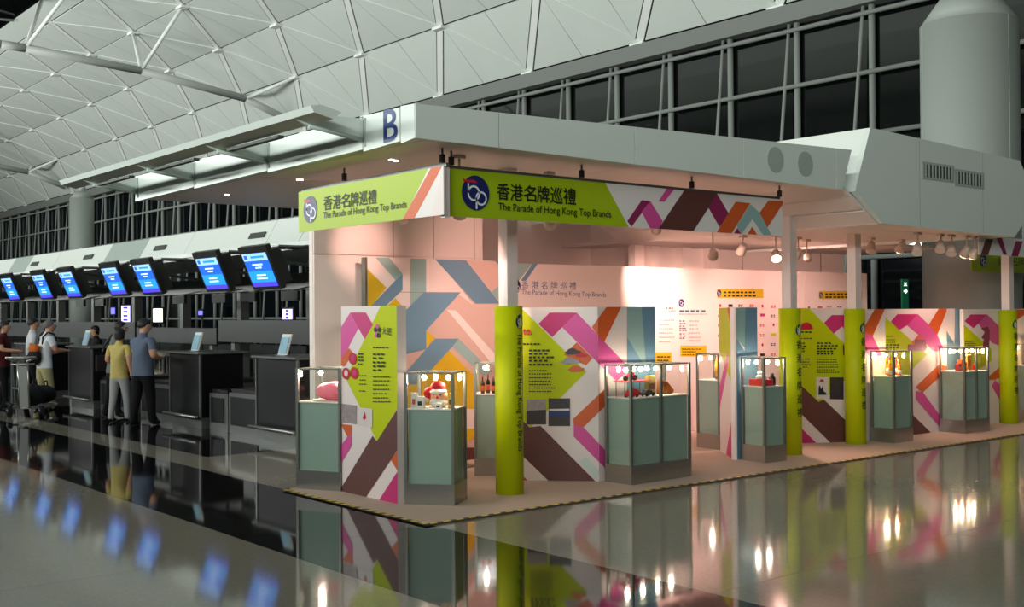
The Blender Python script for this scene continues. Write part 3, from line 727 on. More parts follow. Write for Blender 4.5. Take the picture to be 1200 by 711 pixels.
prints(p2, [(M_green, [(590, 340), (687, 436), (622, 501), (590, 470)])] + hexs + chev +
       [(M_brown, B([(300, 95), (410, 205), (475, 197), (830, 555), (555, 555), (300, 310)])), (M_mag, B([(300, 430), (440, 560), (300, 560)])), (M_pteal, B([(705, 410), (745, 380), (830, 470), (805, 510)])),
        (M_photo1, [(617, 467.5), (640, 467.5), (640, 497.2), (617, 497.2)]), (M_photo2, [(617, 481), (640, 480), (640, 497), (617, 497)]), (M_photo2, [(642.8, 466.5), (668, 466.5), (668, 499), (642.8, 499)]),
        (M_photo3, [(643.5, 479), (667.5, 478.5), (667.5, 481), (643.5, 481)]), (M_inkb, [(643.5, 482), (667.5, 482), (667.5, 487), (643.5, 487)])], s2)
for (px, py, m, w) in ((671, 412, M_photo2, 13), (668, 423, M_photo1, 15), (675, 432, M_org, 13), (681, 416, M_red_ink, 9)):
    film(p2, [p2.px(px+a*w, py+b*w) for a, b in ((-.75, .1), (-.5, -.1), (-.3, -.28), (.1, -.34), (.45, -.12), (.75, -.05), (.72, .12), (.3, .22), (-.4, .26))], .012+.0006*w/13, m, s2, 'printed_car')
text_on(p2, 'to.', (613.3, 392), (623.5, 392), 7, M_red_ink, s2, .014, bold=.03)
lines(p2, 613, 634, (403,), 1.8, s2, M_ink, .014, ragged=0)
lines(p2, 620, 651, (410.5, 414.5, 418.5, 422.5, 427), 2.2, s2, M_ink, .014); lines(p2, 620, 653, (434, 438, 442.5, 446.5, 450.5, 454.5, 458.5), 1.3, s2, M_ink, .014)
xe = ony(767, 362, q1.y).x
p2b = Plane((q1.x+.002, q1.y, GZ), (1, 0, 0), (0, -1, 0), xe-q1.x, 1.81-GZ); board(p2b, .06, s2, M_bwhite, 'return_board')
prints(p2b, hexs[1:] + chev + [(M_blue, [(734.5, 340), (790, 340), (790, 600), (734.5, 600)]), (M_teal, [(734.5, 340), (750, 340), (757, 432), (734.5, 395)])], s2)

# stand 3 : seen almost edge on
q0 = onz(862, 540); q0.z = GZ; q1 = Vector((q0.x+.52, q0.y+.67, GZ))
u3 = (q0-q1).normalized(); n3 = Vector((u3.y, -u3.x, 0))
if n3.x > 0: n3 = -n3
p3 = Plane(q1, u3, n3, (q1-q0).length, 1.80-GZ)
s3 = thing('exhibit_stand', 'folded display panel seen edge-on, yellow face and blue return', 'exhibit stand', (q0.x, q0.y, GZ))
board(p3, .02, s3, M_bwhite)
w, h = p3.w, p3.h
for m, pts in ((M_green, [(0, .7), (0, 1), (w*.55, 1), (w, .75), (w, .45)]), (M_pink, [(0, .3), (w*.6, .62), (w*.6, .72), (0, .45)]), (M_mag, [(w, .4), (w*.4, 0), (w*.75, 0), (w, .15)]), (M_org, [(w*.4, 1), (w, .8), (w, .95), (w*.7, 1)])):
    film(p3, [(a, b*h) for a, b in pts], .0007+.0006*random.random(), m, s3)
xe = ony(887, 362, q0.y).x
p3b = Plane((q0.x+.002, q0.y, GZ), (1, 0, 0), (0, -1, 0), xe-q0.x, 1.80-GZ); board(p3b, .06, s3, M_bwhite, 'return_board')
prints(p3b, [(M_teal, [(850, 340), (875, 340), (875, 410), (861, 395)]), (M_blue, [(850, 380), (861, 393), (872.5, 411), (874, 340), (900, 340), (900, 600), (850, 600)])], s3)

# stand 4 : diagonal between the two sleeved columns
q0, q1 = onz(926, 520.6), onz(998, 518.6); q0.z = q1.z = GZ
u4 = (q1-q0).normalized(); n4 = Vector((u4.y, -u4.x, 0))
if n4.dot(CAM-q0) < 0: n4 = -n4
p4 = Plane(q0, u4, n4, (q1-q0).length, 1.79-GZ)
s4 = thing('exhibit_stand', 'display panel with a red half-disc mark and brown diagonal band', 'exhibit stand', ((q0.x+q1.x)/2, (q0.y+q1.y)/2, GZ))
board(p4, .06, s4, M_bwhite)
cf, cg = crop(915, 355, 7.11), crop(910, 420, 5.925)
A = lambda L: [cf(*p) for p in L]
B = lambda L: [cg(*p) for p in L]
prints(p4, [(M_green, [(915, 330), (917, 330), (992, 405), (1012, 425), (960, 473), (915, 428)]), (M_mag, A([(360, 165), (425, 100), (620, 100), (510, 195), (440, 255)])), (M_pink, A([(510, 195), (620, 95), (700, 300), (600, 300)])),
            (M_brown, B([(40, 60), (290, 300), (330, 285), (620, 565), (620, 620), (410, 620), (40, 255)])), (M_mag, B([(40, 350), (310, 620), (40, 620)])),
            (M_photo3, B([(275, 130), (358, 130), (358, 282), (275, 280)])), (M_photo2, B([(370, 130), (465, 130), (465, 284), (370, 282)])),
            (M_red_ink, B([(297, 160), (303, 147), (314, 143), (325, 147), (331, 160)])), (M_ink, B([(290, 245), (292, 195), (300, 185), (308, 215), (318, 190), (324, 225), (345, 240), (345, 252), (290, 252)]))], s4)
film(p4, [p4.px(944.5+7.8*math.cos(math.pi*i/12), 386-8.5*math.sin(math.pi*i/12)) for i in range(13)], .011, M_red_ink, s4, 'half_disc_mark')
lines(p4, 938, 952, (389,), 1.6, s4, M_ink, .012, ragged=0); lines(p4, 938, 952, (396.5,), 1.3, s4, M_ink, .012, ragged=0)
lines(p4, 937, 945, (402, 405.5, 408.5, 411.5), 1.5, s4, M_ink, .012); lines(p4, 937, 951, (420.5, 424, 427, 430), 1.1, s4, M_ink, .012)
lines(p4, 957, 983, (402, 405, 408.5, 411.5, 414.5), 1.7, s4, M_ink, .012); lines(p4, 957, 990, (421, 424, 427, 430, 433, 436), 1.1, s4, M_ink, .012)
film(p4, [p4.px(*a) for a in A([(515, 355), (530, 340), (540, 360), (535, 435), (518, 435)])], .011, M_ink, s4, 'bottle_print')

# stand 5 : along X after the third sleeve, with a blue return
xa5 = onz(1016, 519.8).x; y5 = .955; xb5 = ony(1109, 364, y5).x
p5 = Plane((xa5, y5, GZ), (1, 0, 0), (0, -1, 0), xb5-xa5, 1.77-GZ)
s5 = thing('exhibit_stand', 'wide display panel with crossing orange and pink bands and a lime triangle', 'exhibit stand', ((xa5+xb5)/2, y5, GZ))
board(p5, .06, s5, M_bwhite)
ch, ci = crop(1010, 355, 7.11), crop(1040, 390, 5.47)
A = lambda L: [ch(*p) for p in L]
B = lambda L: [ci(*p) for p in L]
prints(p5, [(M_org, A([(10, 215), (110, 45), (195, 45), (90, 275), (10, 270)])), (M_pink, A([(10, 240), (90, 275), (170, 440), (55, 440), (10, 350)])),
            (M_green, A([(195, 120), (545, 430), (440, 525), (380, 620), (195, 620)])), (M_mag, A([(240, 155), (295, 92), (465, 92), (375, 185), (310, 225)])),
            (M_pink, A([(375, 185), (465, 92), (555, 180), (625, 265), (690, 400), (590, 400), (470, 265)])), (M_org, A([(410, 330), (470, 265), (540, 335), (480, 400)])), (M_org, A([(555, 180), (640, 45), (715, 45), (625, 265)])),
            (M_plum, A([(440, 305), (525, 305), (540, 370), (520, 402), (380, 395), (380, 345), (440, 345)])),
            (M_org, B([(180, 345), (330, 200), (400, 220), (225, 380)])), (M_pink, B([(180, 370), (225, 380), (380, 590), (380, 660), (180, 420)])), (M_brown, B([(-40, 330), (330, 690), (60, 690), (-40, 600)]))], s5)
lines(p5, 1037.5, 1055, (404, 407, 409.5), 1.6, s5, M_ink, .012); lines(p5, 1037.5, 1050, (394, 398, 401), 1.0, s5, M_ink, .012)
xe = ony(1128, 364, y5+.10).x
p5b = Plane((xb5+.003, y5+.10, GZ), (1, 0, 0), (0, -1, 0), xe-xb5, 1.77-GZ); board(p5b, .06, s5, M_bwhite, 'return_board')
prints(p5b, [(M_bwhite, [(1105, 350), (1119, 350), (1118.5, 400), (1105, 400)]), (M_blue, [(1119, 350), (1135, 350), (1135, 520), (1105, 520), (1105, 380), (1118.5, 403)])], s5)
# stand 6 and 7
xa6 = ony(1129, 364, .97).x; xb6 = ony(1173, 364, .97).x
p6 = Plane((xa6, .97, GZ), (1, 0, 0), (0, -1, 0), xb6-xa6, 1.76-GZ)
s6 = thing('exhibit_stand', 'display panel with a pink hexagon and red bottle print over lime', 'exhibit stand', ((xa6+xb6)/2, 1.0, GZ))
board(p6, .06, s6, M_bwhite)
cj = crop(1100, 355, 7.11)
prints(p6, [(M_green, [(205, 175), (440, 385), (440, 480), (205, 640)]), (M_mag, [(215, 150), (265, 95), (405, 95), (330, 170), (290, 210)]), (M_pink, [(330, 170), (405, 95), (470, 160), (620, 320), (620, 400), (440, 330)]),
            (M_plum, [(350, 210), (410, 195), (425, 230), (420, 365), (365, 365), (375, 300), (355, 290), (385, 240)]), (M_org, [(380, 640), (620, 440), (620, 560), (470, 640)]), (M_pink, [(440, 690), (470, 640), (700, 900), (560, 900)]), (M_brown, [(205, 750), (420, 1000), (205, 1000)])], s6, tr=cj)
lines(p6, 1130, 1143, (400, 402.5, 405), 1.1, s6, M_ink, .012)
xa7 = ony(1189, 364, 1.12).x
p7 = Plane((xa7, 1.12, GZ), (1, 0, 0), (0, -1, 0), 1.5, 1.76-GZ)
s7 = thing('exhibit_stand', 'white display panel with an orange corner beyond the olive sleeve', 'exhibit stand', (xa7+.7, 1.12, GZ))
board(p7, .06, s7, M_bwhite)
for m, pts in ((M_org, [(0, 1.55), (0, 1.74), (.6, 1.74)]), (M_pink, [(.2, .8), (.9, 1.5), (1.2, 1.5), (.5, .8)]), (M_brown, [(.1, 0), (.9, .8), (1.4, .8), (.6, 0)])): film(p7, pts, .001, m, s7)

# ------------------------------------------------------------------ glass display cases
DECK, TOPZ, BASEZ = .885, 1.205, .20
def case_light(p, power, col):
    l = bpy.data.lights.new('case_lamp', 'POINT'); l.energy = power; l.color = col; l.shadow_soft_size = .02
    o = bpy.data.objects.new('case_lamp', l); o.location = p; COL.objects.link(o)
def case(o, u, w, d, label, mid=False, power=2.2, col=(1, .78, .62)):
    """o: ground corner at the front left; u: direction along the front; the case runs w along u and d away from the viewer"""
    o = Vector((o[0], o[1], GZ)); u = Vector((u[0], u[1], 0)).normalized(); v = Vector((-u.y, u.x, 0))
    t = thing('display_case', label, 'display case', o+u*w/2+v*d/2)
    def at(a, b, z): return o+u*a+v*b+Vector((0, 0, z-GZ))
    def bx(a0, a1, b0, b1, z0, z1): return MB().prism([at(a0, b0, z0), at(a1, b0, z0), at(a1, b1, z0), at(a0, b1, z0)], (0, 0, z1-z0))
    bx(0, w, 0, d, GZ, BASEZ).build('base', M_steel, t)
    bx(.03, w-.03, .03, d-.03, BASEZ, DECK-.012).build('plinth', M_plinth, t)
    bx(.012, w-.012, .012, d-.012, DECK-.011, DECK).build('deck', M_deck, t)
    e = .027
    posts = [(0, 0), (w-e, 0), (w-e, d-e), (0, d-e)] + ([((w-e)/2, 0)] if mid else [])
    for a, b in posts: bx(a, a+e, b, b+e, BASEZ+.001, TOPZ).build('post', M_dsteel, t)
    for a0, a1, b0, b1 in ((0, w, 0, e), (0, w, d-e, d), (0, e, e, d-e), (w-e, w, e, d-e)):
        bx(a0, a1, b0, b1, TOPZ+.0005, TOPZ+.012).build('top_rail', M_dsteel, t)
    g = .006
    for a0, a1, b0, b1 in ((e, w-e, .004, .004+g), (e, w-e, d-.004-g, d-.004), (.004, .004+g, e, d-e), (w-.004-g, w-.004, e, d-e)):
        bx(a0, a1, b0, b1, BASEZ+.002, TOPZ-.001).build('glass_pane', M_glass, t)
    bx(e, w-e, e, d-e, TOPZ+.002, TOPZ+.007).build('glass_top', M_glass, t)
    for fr in ((.25, .75) if not mid else (.15, .4, .65, .88)):
        p = at(w*fr, d*.55, TOPZ-.045)
        b = MB().ball(p, .024, n=10, k=6).build('bulb', M_bulb, t)
        MB().cyl(p+Vector((0, 0, .014)), p+Vector((0, 0, .046)), .010, n=8).build('bulb_holder', M_dsteel, b)
        case_light(p-Vector((0, 0, .03)), power/2, col)
    return at
def gnd(x, y): p = onz(x, y); return (p.x, p.y)
def vec(a, b): return (b[0]-a[0], b[1]-a[1])
a, b = gnd(347, 573.5), gnd(397, 577)
C1 = case(a, vec(a, b), .53, .46, 'glass display case with a pink quilted cushion, at the carpet corner near the counters', power=16)
a, b = gnd(470, 592), gnd(528, 594)
C2 = case((a[0]+.02, a[1]-.03), vec(a, b), .475, .42, 'glass display case holding a red-capped bearded doll and small boxes', power=11)
a = gnd(556, 558.5)
C3 = case(a, (.7, -.62), .44, .40, 'glass display case of small bottles half hidden by the English-lettered sleeve', power=5)
C4 = case((2.755, .345), (1, .03), .93, .37, 'wide double glass display case with red toys and a bronze shell', mid=True, power=4)
C5 = case((5.66, 1.66), (1, 0), .36, .38, 'glass display case with golden ornaments behind the edge-on panel', power=5)
C6 = case((5.075, .50), (1, -.08), .37, .36, 'glass display case with a red box and a black object', power=5)
C7 = case((7.85, .56), (1, .02), .46, .35, 'glass display case of bright orange bottles beside the third sleeved column', power=12, col=(1, .62, .32))
C8 = case((9.58, .53), (1, -.05), .62, .40, 'glass display case with glowing golden goods before the pink hexagon panel', mid=True, power=8, col=(1, .62, .36))
C9 = case((11.85, .58), (1, 0), .5, .36, 'glass display case lit amber at the far end past the olive sleeve', power=11, col=(1, .55, .22))

# goods in the cases ------------------------------------------------
M_pcush = mat('cushion_pink', (236, 120, 140), .6, var=.12, scale=18)
M_redf = mat('red_felt', (200, 28, 36), .8)
M_skin = mat('doll_skin', (236, 176, 140), .7)
M_fluff = mat('white_fluff', (245, 240, 232), .9, bump=.6, scale=90)
M_box = mat('carton_white', (230, 224, 214), .6)
M_gold = mat('gold_foil', (226, 160, 50), .35, metal=.5)
M_bronze = mat('bronze_glaze', (176, 96, 36), .3, metal=.3)
M_amber = mat('amber_glass', (236, 130, 24), .15)
M_bottle = mat('dark_bottle', (36, 20, 16), .15)
M_olive = mat('olive_card', (140, 130, 60), .6)
def item(mb, name, mats, label, cat, group=None): return mb.build(name, mats, None, label, cat, group)
ZD = DECK+.0005
t = thing('cushion', 'pink quilted oval cushion glowing under the case lamps', 'cushion', C1(.28, .24, ZD))
mb = MB(); c = C1(.29, .24, ZD+.095); mb.ball(c, (.19, .13, .095), n=24, k=14, M=Matrix.Rotation(math.atan2(*reversed(vec(gnd(347, 573.5), gnd(397, 577)))), 3, 'Z')); mb.build('cushion_body', M_pcush, t)
for k in range(5):
    an = k*1.25; p = C1(.29+.11*math.cos(an), .24+.07*math.sin(an), ZD+.15); MB().ball(p, (.035, .03, .018), n=10, k=6).build('quilted_tuft', M_pcush, t)
t = thing('santa_doll', 'bearded plush doll head with red cap standing on the deck', 'doll', C2(.27, .24, ZD))
h = C2(.27, .22, ZD+.10)
def D(a, b, z): return C2(.27+a, .22+b, ZD+.10+z)
MB().ball(D(0, 0, .0), (.085, .075, .08), n=18, k=12).build('face', M_skin, t)
MB().ball(D(0, -.02, -.055), (.092, .07, .05), n=16, k=10).build('beard', M_fluff, t)
MB().ball(D(0, -.03, .045), (.088, .06, .028), n=16, k=8).build('cap_brim', M_fluff, t)
mb = MB(); mb.ball(D(-.01, 0, .085), (.075, .065, .055), n=16, k=10); mb.build('cap', M_redf, t)
MB().ball(D(-.10, -.01, .03), (.05, .04, .055), n=12, k=8).build('cap_tail', M_redf, t); MB().ball(D(-.125, -.02, -.03), .03, n=10, k=7).build('pompom', M_fluff, t)
MB().ball(D(.005, -.082, -.005), .013, n=8, k=6).build('nose', M_redf, t)
for s in (-1, 1): MB().ball(D(.032*s, -.07, .018), .008, n=8, k=6).build('eye', M_plast, t)
def carton(at, a, b, w, d, hgt, label, m=M_box, m2=M_ink):
    t = thing('carton', label, 'box', at(a, b, ZD), 'small cartons around the doll')
    p = [at(a-w/2, b-d/2, ZD), at(a+w/2, b-d/2, ZD), at(a+w/2, b+d/2, ZD), at(a-w/2, b+d/2, ZD)]
    MB().prism(p, (0, 0, hgt)).build('carton_body', m, t)
    q = [p[0].lerp(p[1], .2), p[0].lerp(p[1], .8)]; nn = (p[0]-p[3]).normalized()*.001
    MB().prism([q[0]+nn+Vector((0, 0, hgt*.25)), q[1]+nn+Vector((0, 0, hgt*.25)), q[1]+nn+Vector((0, 0, hgt*.6)), q[0]+nn+Vector((0, 0, hgt*.6))], nn).build('printed_label', m2, t)
carton(C2, .07, .09, .05, .04, .14, 'tall white carton at the post beside the doll', M_box, M_org)
carton(C2, .135, .07, .07, .04, .11, 'white carton in front of the red cap tail')
carton(C2, .10, .13, .05, .03, .06, 'low white carton behind the front cartons')
carton(C2, .31, .07, .055, .05, .05, 'small square carton with a dark label under the beard', M_box, M_slot)
carton(C2, .405, .14, .05, .03, .13, 'yellow carton on the other side of the doll', M_yel, M_brown)
def bottle(at, a, b, r, hgt, m, label, cap=M_redf, group=None):
    t = thing('bottle', label, 'bottle', at(a, b, ZD), group); p = at(a, b, ZD)
    MB().lathe(p, [(r, 0), (r, hgt*.55), (r*.75, hgt*.66), (r*.38, hgt*.74), (r*.38, hgt*.9)], 14).build('bottle_body', m, t)
    MB().lathe(p+Vector((0, 0, hgt*.905)), [(r*.45, 0), (r*.45, hgt*.09)], 12).build('bottle_cap', cap, t)
    MB().lathe(p+Vector((0, 0, hgt*.15)), [(r*1.02, 0), (r*1.02, hgt*.3)], 14).build('bottle_label', M_org if m == M_bottle else M_box, t)
for i, a in enumerate((.09, .145, .205, .27)):
    bottle(C3, a, .10+.05*(i % 2), .022, .19+.02*(i % 2), M_bottle, 'dark sauce bottle in the case behind the lettered sleeve', M_redf, 'dark bottles in the small case')
# case 4: toys
def toy_car(at, a, b, m, label, L=.16):
    t = thing('toy_car', label, 'toy', at(a, b, ZD)); hx = L/2
    prof = [(-hx, .015), (hx, .015), (hx, .035), (hx*.6, .042), (hx*.25, .066), (-hx*.55, .066), (-hx*.8, .04), (-hx, .038)]
    p0, p1_ = at(a, b, ZD), at(a+1, b, ZD); U = (p1_-p0); V = at(a, b+1, ZD)-p0
    MB().prism([p0+U*x-V*.03+Vector((0, 0, z)) for x, z in prof], V*.06).build('car_body', m, t)
    for x in (-hx*.6, hx*.6):
        for s in (-1, 1): MB().cyl(p0+U*x+V*(s*.033)+Vector((0, 0, .016)), p0+U*x+V*(s*.024)+Vector((0, 0, .016)), .016, n=10).build('wheel', M_plast, t)
toy_car(C4, .12, .10, M_redf, 'red toy car on the deck by the left post'); toy_car(C4, .34, .08, M_slot, 'dark toy car beside the mid post'); toy_car(C4, .33, .26, M_redf, 'second red toy car behind the dark one', .14)
t = thing('toy_stand', 'small raised shelf with toys in the double case', 'stand', C4(.22, .2, ZD))
MB().prism([C4(.06, .14, ZD+.15), C4(.46, .14, ZD+.15), C4(.46, .3, ZD+.15), C4(.06, .3, ZD+.15)], (0, 0, .01)).build('shelf', M_redf, t)
for a, b in ((.08, .16), (.44, .16), (.44, .28), (.08, .28)): MB().cyl(C4(a, b, ZD), C4(a, b, ZD+.15), .006, n=6).build('leg', M_dsteel, t)
t = thing('toy_motorcycle', 'red and black toy motorcycle on the raised shelf', 'toy', C4(.24, .22, ZD+.161)); zz = ZD+.161
for a in (.16, .30): MB().cyl(C4(a, .21, zz+.028), C4(a, .235, zz+.028), .028, n=14).build('wheel', M_plast, t)
MB().prism([C4(.165, .21, zz+.04), C4(.295, .21, zz+.04), C4(.27, .21, zz+.085), C4(.22, .21, zz+.07), C4(.17, .21, zz+.08)], C4(.1, .235, zz)-C4(.1, .21, zz)).build('bike_body', M_redf, t)
t = thing('card_box', 'olive card box standing by the middle post', 'box', C4(.42, .2, ZD))
MB().prism([C4(.50, .22, ZD), C4(.62, .22, ZD), C4(.62, .27, ZD), C4(.50, .27, ZD)], (0, 0, .20)).build('card_body', M_olive, t); MB().prism([C4(.52, .218, ZD+.05), C4(.60, .218, ZD+.05), C4(.60, .218, ZD+.12), C4(.52, .218, ZD+.12)], C4(.5, .217, ZD)-C4(.5, .218, ZD)).build('printed_label', M_brown, t)
t = thing('bronze_shell', 'bronze glazed fan-shaped shell in the right half of the double case', 'ornament', C4(.74, .2, ZD))
sh = [(-.12, 0), (.10, 0), (.13, .03), (.02, .13), (-.10, .16)]
MB().prism([C4(.74+a, .17, ZD+z) for a, z in sh], C4(.74, .22, ZD)-C4(.74, .17, ZD)).build('shell_body', M_bronze, t, bevel=.012)
for k in range(4): MB().cyl(C4(.64+.03*k, .168, ZD+.004), C4(.66+.03*k, .168, ZD+.13-.025*k), .004, n=6).build('shell_rib', M_gold, t)
# case 5: golden ornaments
for i, (a, b, hh) in enumerate(((.14, .12, .20), (.20, .2, .26), (.26, .12, .22))):
    t = thing('gold_ornament', 'golden vase-shaped ornament in the case behind the edge-on panel', 'ornament', C5(a, b, ZD), 'golden ornaments'); p = C5(a, b, ZD)
    MB().lathe(p, [(.03, 0), (.03, .01), (.012, .02)], 14).build('foot', M_bronze, t)
    MB().lathe(p+Vector((0, 0, .0205)), [(.012, 0), (.036, hh*.35), (.034, hh*.6), (.014, hh*.85), (.022, hh*.95)], 14).build('vase_body', M_gold, t)
# case 6
t = thing('gift_box', 'red box with folded white towels on top', 'box', C6(.13, .16, ZD))
MB().prism([C6(.05, .06, ZD), C6(.22, .06, ZD), C6(.22, .28, ZD), C6(.05, .28, ZD)], (0, 0, .075)).build('box_body', M_redf, t, bevel=.004)
for k, (a, z) in enumerate(((.10, .10), (.16, .10), (.13, .145))): MB().ball(C6(a, .16, ZD+z), (.045, .05, .028), n=12, k=8).build('rolled_towel', M_fluff, t)
t = thing('black_flask', 'black squat flask beside the red box', 'flask', C6(.29, .14, ZD))
MB().lathe(C6(.29, .14, ZD), [(.04, 0), (.042, .08), (.03, .10), (.018, .11)], 16).build('flask_body', M_plast, t); MB().lathe(C6(.29, .14, ZD+.1105), [(.022, 0), (.022, .03)], 12).build('flask_cap', M_slot, t)
# case 7, 8, 9
for i, a in enumerate((.07, .14, .21, .29, .36, .41)):
    bottle(C7, a, .09+.06*(i % 3), .026, .17+.03*((i*2) % 3), (M_amber, M_gold, M_redf)[i % 3], ('tall amber bottle in the case of bright bottles', 'golden bottle in the case of bright bottles', 'red bottle in the case of bright bottles')[i % 3], M_redf, 'bright bottles on one deck')
t = thing('gold_packet', 'large golden packet glowing beside the middle post', 'packet', C8(.36, .2, ZD))
MB().prism([C8(.33, .16, ZD), C8(.44, .16, ZD), C8(.43, .22, ZD), C8(.34, .22, ZD)], (0, 0, .22)).build('packet_body', M_gold, t, bevel=.008); MB().prism([C8(.35, .158, ZD+.06), C8(.42, .158, ZD+.06), C8(.42, .158, ZD+.14), C8(.35, .158, ZD+.14)], C8(.3, .157, 1)-C8(.3, .158, 1)).build('printed_label', M_org, t)
for i, (a, hh) in enumerate(((.08, .10), (.15, .16), (.22, .12))): carton(C8, a, .15, .06, .06, hh, ('low red carton in the golden goods case', 'tall orange carton in the golden goods case', 'square red carton in the golden goods case')[i], (M_redf, M_org, M_redf)[i], M_gold)
carton(C8, .52, .16, .06, .05, .08, 'small red carton alone in the right half of the golden goods case', M_redf, M_box)
for i, a in enumerate((.08, .16, .24)): bottle(C9, a, .15, .03, .18, M_amber, 'amber bottle in the far end case', M_gold, 'amber bottles at the far end')

# ------------------------------------------------------------------ track spotlights
M_shade = mat('spot_housing', (206, 190, 178), .45)
M_lens = mat('spot_lens', (255, 224, 190), .4, emit=9)
def ceil_z(x):
    if x < 5.43: return S0
    if x > e3.x: return 2.755
    return S0+(e3.z-S0)*(x-5.43)/(e3.x-5.43)
def spot(pos, aim, label, ztop, power, size=66, blend=.7, r=.068, lens=True):
    pos, aim = Vector(pos), Vector(aim); d = (aim-pos).normalized()
    t = thing('track_spotlight', label, 'spotlight', pos)
    MB().cyl(pos-d*.10, pos+d*.05, r*.55, r, n=16).build('lamp_housing', M_shade, t)
    MB().cyl(pos+d*.051, pos+d*.055, r*.9, n=16).build('lens', M_lens if lens else M_shade, t)
    j = pos-d*.06; ztop = min(ztop, ceil_z(j.x-.05), ceil_z(j.x+.05))
    MB().cyl((j.x, j.y, j.z+r*.6), (j.x, j.y, ztop-.0315), .011, n=8).build('stem', M_shade, t)
    MB().box((j.x-.05, j.y-.03, ztop-.031), (j.x+.05, j.y+.03, ztop-.001)).build('mount', M_shade, t)
    MB().tube([j+Vector((0, 0, r*.6)), j+d.cross(Vector((0, 0, 1))).normalized()*r*.9, pos], .006, 6).build('yoke', M_shade, t)
    if power:
        l = bpy.data.lights.new('spot_lamp', 'SPOT'); l.energy = power; l.color = (1, .56, .48); l.spot_size = math.radians(size); l.spot_blend = blend; l.shadow_soft_size = .04
        o = bpy.data.objects.new('spot_lamp', l); o.location = pos+d*.065; o.rotation_euler = d.to_track_quat('-Z', 'Y').to_euler(); COL.objects.link(o)
WP = 1.2
hot = ony(424, 290, 3.32)
spot(ony(474, 254, 1.9), hot, 'spotlight behind the shorter banner throwing a hot spot on the white wall', S0, 75*WP, 42, 1.0)
spot((.62, .34, 2.66), (2.7, 3.0, 1.1), 'spotlight peeping out at the corner between the two banners', S0, 120*WP, 58)
spot(ony(644.5, 261, .75), (4.6, 3.4, 1.5), 'spotlight just under the long banner near the English lettering', S0, 170*WP, 100)
q = ony(771, 345, 3.4)
spot(ony(769, 268, 2.6), q, 'spotlight washing the middle of the long white wall', S0, 420*WP, 70, 1.0)
spot(ony(835.5, 298, 1.6), ony(840, 400, 3.4), 'brightest white spotlight hanging under the zigzag banner end', S0, 150*WP, 90)
spot(ony(869, 293, 1.9), (7.0, 3.3, 1.2), 'spotlight turned sideways with a visible round rim', S0, 0, 100, lens=False)
spot(ony(909.5, 300, 1.5), (5.2, .2, .6), 'downward spotlight at the end of the long banner', S0, 110*WP, 100)
spot(ony(934, 297, 1.7), (8.6, 3.3, 1.6), 'spotlight right behind the second sleeved column, left of its pair', 2.76, 110*WP, 95)
spot(ony(946, 301, 1.9), ony(965, 345, 3.4), 'spotlight turned to the last yellow heading, beside its twin behind the second sleeve', 2.76, 110*WP, 70, .9)
for i, (px, py, ax) in enumerate(((1021, 291, 0), (1055, 291, 1), (1075, 293, 0), (1102, 290, 0), (1115, 294, 0), (1131, 296, 1), (1143, 298, 1))):
    p = ony(px, py, 1.15)
    if p.x > 9.1: p = ony(px, py, .2); p.x = min(p.x, 9.24)
    spot(p, p+Vector(((-.5, -.2, -.8), (.2, .5, -.8))[ax]), ('spotlight tilted left under the low soffit, in the row of seven', 'lit spotlight in the row of seven', 'square-on spotlight in the row of seven', 'unlit spotlight in the row of seven beside the column edge', 'middle spotlight over the golden goods case, in the row of seven', 'lit spotlight beside the olive banner, in the row of seven', 'last spotlight of the row of seven beside the triangle banner')[i], 2.755, 26 if ax else 0, 110, lens=bool(ax))

# ------------------------------------------------------------------ check-in row
CX = 1.94
def counter(y0, y1, label):
    t = thing('check_in_counter', label, 'counter', (CX+.35, (y0+y1)/2, 0))
    MB().box((CX, y0, .17), (CX+.72, y1, 1.15)).build('counter_body', M_cblack, t)
    MB().box((CX+.03, y0+.02, 0), (CX+.70, y1-.02, .169)).build('kick_plate', M_metal, t)
    for y in (y0-.012, y1-.018):
        MB().box((CX-.012, y, .17), (CX+.02, y+.03, 1.15)).build('edge_trim', M_metal, t)
    MB().box((CX-.06, y0-.05, 1.151), (CX+.80, y1+.05, 1.185)).build('counter_top', M_metal, t, bevel=.008)
    MB().cyl((CX-.09, y0-.06, .19), (CX-.09, y1+.06, .19), .022, n=10).build('foot_rail', M_steel, t)
    for y in (y0+.1, y1-.1): MB().cyl((CX-.09, y, .19), (CX+.03, y, .19), .012, n=8).build('rail_bracket', M_steel, t)
counter(5.75, 6.95, 'black check-in counter nearest the white wall panel, brochure holder on it')
counter(8.85, 10.02, 'black check-in counter with a brochure holder beside the man in blue')
counter(13.70, 15.0, 'black check-in counter behind the luggage trolley')
counter(17.2, 18.5, 'black check-in counter far along the row beyond the backpacker')
def belt(y0, y1, label):
    t = thing('baggage_scale', label, 'baggage belt', (CX+.5, (y0+y1)/2, 0))
    mid = y0+(y1-y0)*.62
    for a, b, h in ((y0, mid-.02, .66), (mid+.02, y1, .62)):
        MB().box((CX+.12, a, 0), (CX+1.7, b, h-.06)).build('belt_frame', M_metal, t)
        MB().box((CX+.105, a+.12, .12), (CX+.119, b-.08, h-.12)).build('front_panel', M_cblack, t)
        MB().box((CX+.14, a+.05, h-.059), (CX+1.7, b-.05, h)).build('belt', M_plast, t)
belt(7.02, 8.78, 'low baggage belt between the two counters near the white wall')
belt(10.1, 11.6, 'low baggage belt behind the three waiting people')
belt(12.3, 13.6, 'low baggage belt beside the counter behind the trolley')
t = thing('duffel_bag', 'black duffel bag lying on the low baggage belt between counters', 'bag', (2.6, 7.6, .66))
MB().ball((2.55, 7.62, .766), (.22, .46, .10), n=18, k=10).build('bag_body', mat('black_cloth', (20, 20, 24), .8), t)
MB().tube([(2.4, 7.5, .81), (2.36, 7.55, .88), (2.36, 7.85, .88), (2.4, 7.9, .81)], .012, 6).build('bag_strap', M_plast, t)
